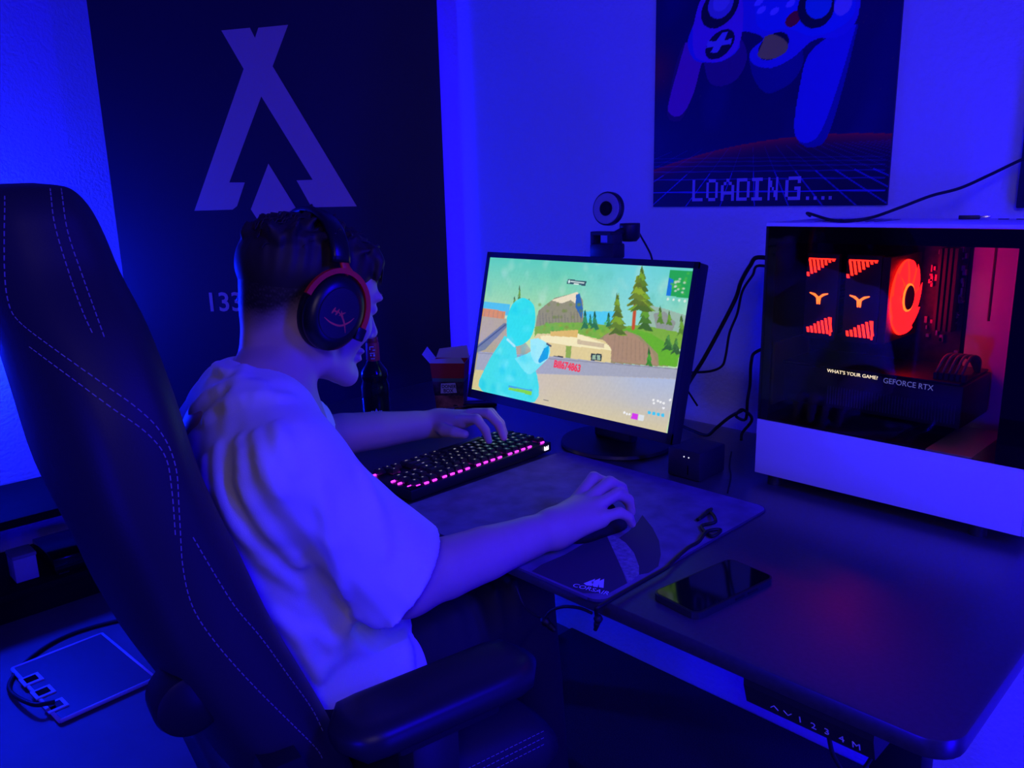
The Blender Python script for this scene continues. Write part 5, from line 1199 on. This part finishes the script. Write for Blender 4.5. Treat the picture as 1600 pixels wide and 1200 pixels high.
# ---------------------------------------------------------------- headset
hs_ = thing('headset', 'black and red gaming headset worn on the head of the person', 'headset', tuple(hp_(0, 0, .14)))
m_hred = mat('headset_red', (.95, .045, .012), .5); m_hblk = mat('headset_black', (.010, .010, .012), .32)
def cupm(s):
    c = hp_(.092*s, .000, -.002); A = np.column_stack([hF*s, hU, hRr*s]) if s > 0 else np.column_stack([hF, hU, -hRr])
    A = np.column_stack([hF, hU, np.cross(hF, hU)]) if np.cross(hF, hU)@(hRr*s) > 0 else np.column_stack([-hF, hU, np.cross(-hF, hU)])
    tiltA = math.radians(-12 if s > 0 else 12); Rz = np.array([[math.cos(tiltA), -math.sin(tiltA), 0], [math.sin(tiltA), math.cos(tiltA), 0], [0, 0, 1]])
    sc_ = np.diag([.84, 1.04, 1.0]); M_ = A @ Rz @ sc_
    lathe('ear_cushion', [(.030, -.022), (.044, -.020), (.050, -.012), (.0505, -.002), (.048, .002), (.0, .002)], c, mat('cushion_black', (.012, .011, .013), .6), hs_, 40, M_)
    cp_ = lathe('ear_cup', [(.0, .0022), (.049, .0022), (.0505, .006), (.0495, .012), (.044, .018), (.034, .0215), (.0, .0215)], c, m_hblk, hs_, 44, M_)
    lathe('cup_plate', [(.0, .0217), (.0335, .0217), (.0325, .0232), (.028, .0236), (.0, .0236)], c, mat('cup_plate', (.022, .022, .024), .4), cp_, 36, M_)
    P = lambda x, y, z=.0240: c+M_ @ np.array([x*(1 if s > 0 else -1), y, z])
    # printed swoosh and letters
    sw = MB(); m_pr = mat('headset_print', (1.0, .14, .05), .5)
    def stroke(L_, w):
        L_ = spline(np.array(L_), 4); T_ = np.gradient(L_, axis=0); T_ /= np.linalg.norm(T_, axis=1, keepdims=True); N_ = np.column_stack([-T_[:, 1], T_[:, 0]]); n_ = len(L_)
        ww = w*np.sin(np.linspace(.35, math.pi-.35, n_))[:, None]; a, b = L_+N_*ww, L_-N_*ww; V = [P(*q_) for q_ in a]+[P(*q_) for q_ in b]
        sw.add(V, [[i, i+1, n_+i+1, n_+i] for i in range(n_-1)])
    stroke([(-.022, -.012), (-.008, -.015), (.008, -.014), (.020, -.006), (.026, .002)], .0013); stroke([(-.004, .002), (.006, -.003), (.014, -.010), (.021, -.020)], .0013)
    for x in (-.013, -.006): stroke([(x, -.004), (x+.0015, .0), (x+.003, .005)], .0016)
    stroke([(-.012, .0005), (-.008, .0005), (-.003, .0005)], .0012); stroke([(.001, .004), (.004, .0), (.008, -.003)], .0011); stroke([(.0, -.003), (.004, .0005), (.009, .004)], .0011)
    sw.build('cup_emblem', m_pr, cp_)
    # red fork
    yk = []; 
    for t in np.linspace(math.radians(-14), math.radians(172), 22):
        yk.append(c+M_ @ np.array([.0545*math.cos(t), .0545*math.sin(t), .010]))
    b = MB(); W_ = M_[:, 2]/np.linalg.norm(M_[:, 2]); n_ = len(yk)
    V = []; 
    for i, p in enumerate(yk):
        o_ = (p-c)-W_*((p-c)@W_); o_ /= np.linalg.norm(o_); th = .0035
        for du, dw in ((-1, -1), (1, -1), (1, 1), (-1, 1)): V.append(p+o_*du*th+W_*dw*.0042)
    Fq = [[i*4+j, i*4+(j+1) % 4, (i+1)*4+(j+1) % 4, (i+1)*4+j] for i in range(n_-1) for j in range(4)]+[[3, 2, 1, 0], [(n_-1)*4+j for j in range(4)]]
    b.add(V, Fq); o = b.build('fork', m_hred, hs_); sharp(o, 50)
    e0 = yk[0 if s > 0 else 0]; eb = MB().box((-.007, -.009, -.006), (.007, .009, .006), (np.column_stack([M_[:, 0]/np.linalg.norm(M_[:, 0]), M_[:, 1]/np.linalg.norm(M_[:, 1]), W_]), e0), .002); o = eb.build('fork_hinge', m_hblk, hs_); sharp(o, 40)
    topc = c+M_ @ np.array([0, .0545, .010]); return topc, W_
tR, WR_ = cupm(1); tL, WL_ = cupm(-1)
band = []
for t in np.linspace(0, math.pi, 25):
    band.append(hp_(.096*math.cos(t), -.002-.010*math.sin(t), .064+.066*math.sin(t)))
def strap(P, w, th, nm, m, par):
    b = MB(); V = []; n_ = len(P); P = np.array(P); T_ = np.gradient(P, axis=0); T_ /= np.linalg.norm(T_, axis=1, keepdims=True)
    for i in range(n_):
        o_ = np.cross(T_[i], hF); o_ /= np.linalg.norm(o_); e_ = np.cross(o_, T_[i])
        for k in range(12):
            t = 2*math.pi*k/12; V.append(P[i]+e_*w*math.copysign(abs(math.cos(t))**.6, math.cos(t))+o_*th*math.copysign(abs(math.sin(t))**.6, math.sin(t)))
    Fq = [[i*12+j, i*12+(j+1) % 12, (i+1)*12+(j+1) % 12, (i+1)*12+j] for i in range(n_-1) for j in range(12)]+[list(range(12))[::-1], [(n_-1)*12+j for j in range(12)]]
    return mesh_obj(nm, np.array(V), Fq, m, par, True)
strap(band, .0135, .006, 'headband', m_hblk, hs_)
for tp, i, s in ((tR, 0, 1), (tL, -1, -1)):
    strap([tp-hU*.002, tp+(np.array(band[i])-tp)*.5, np.array(band[i])+hU*.012], .0065, .003, 'slider_arm', m_hred, hs_)
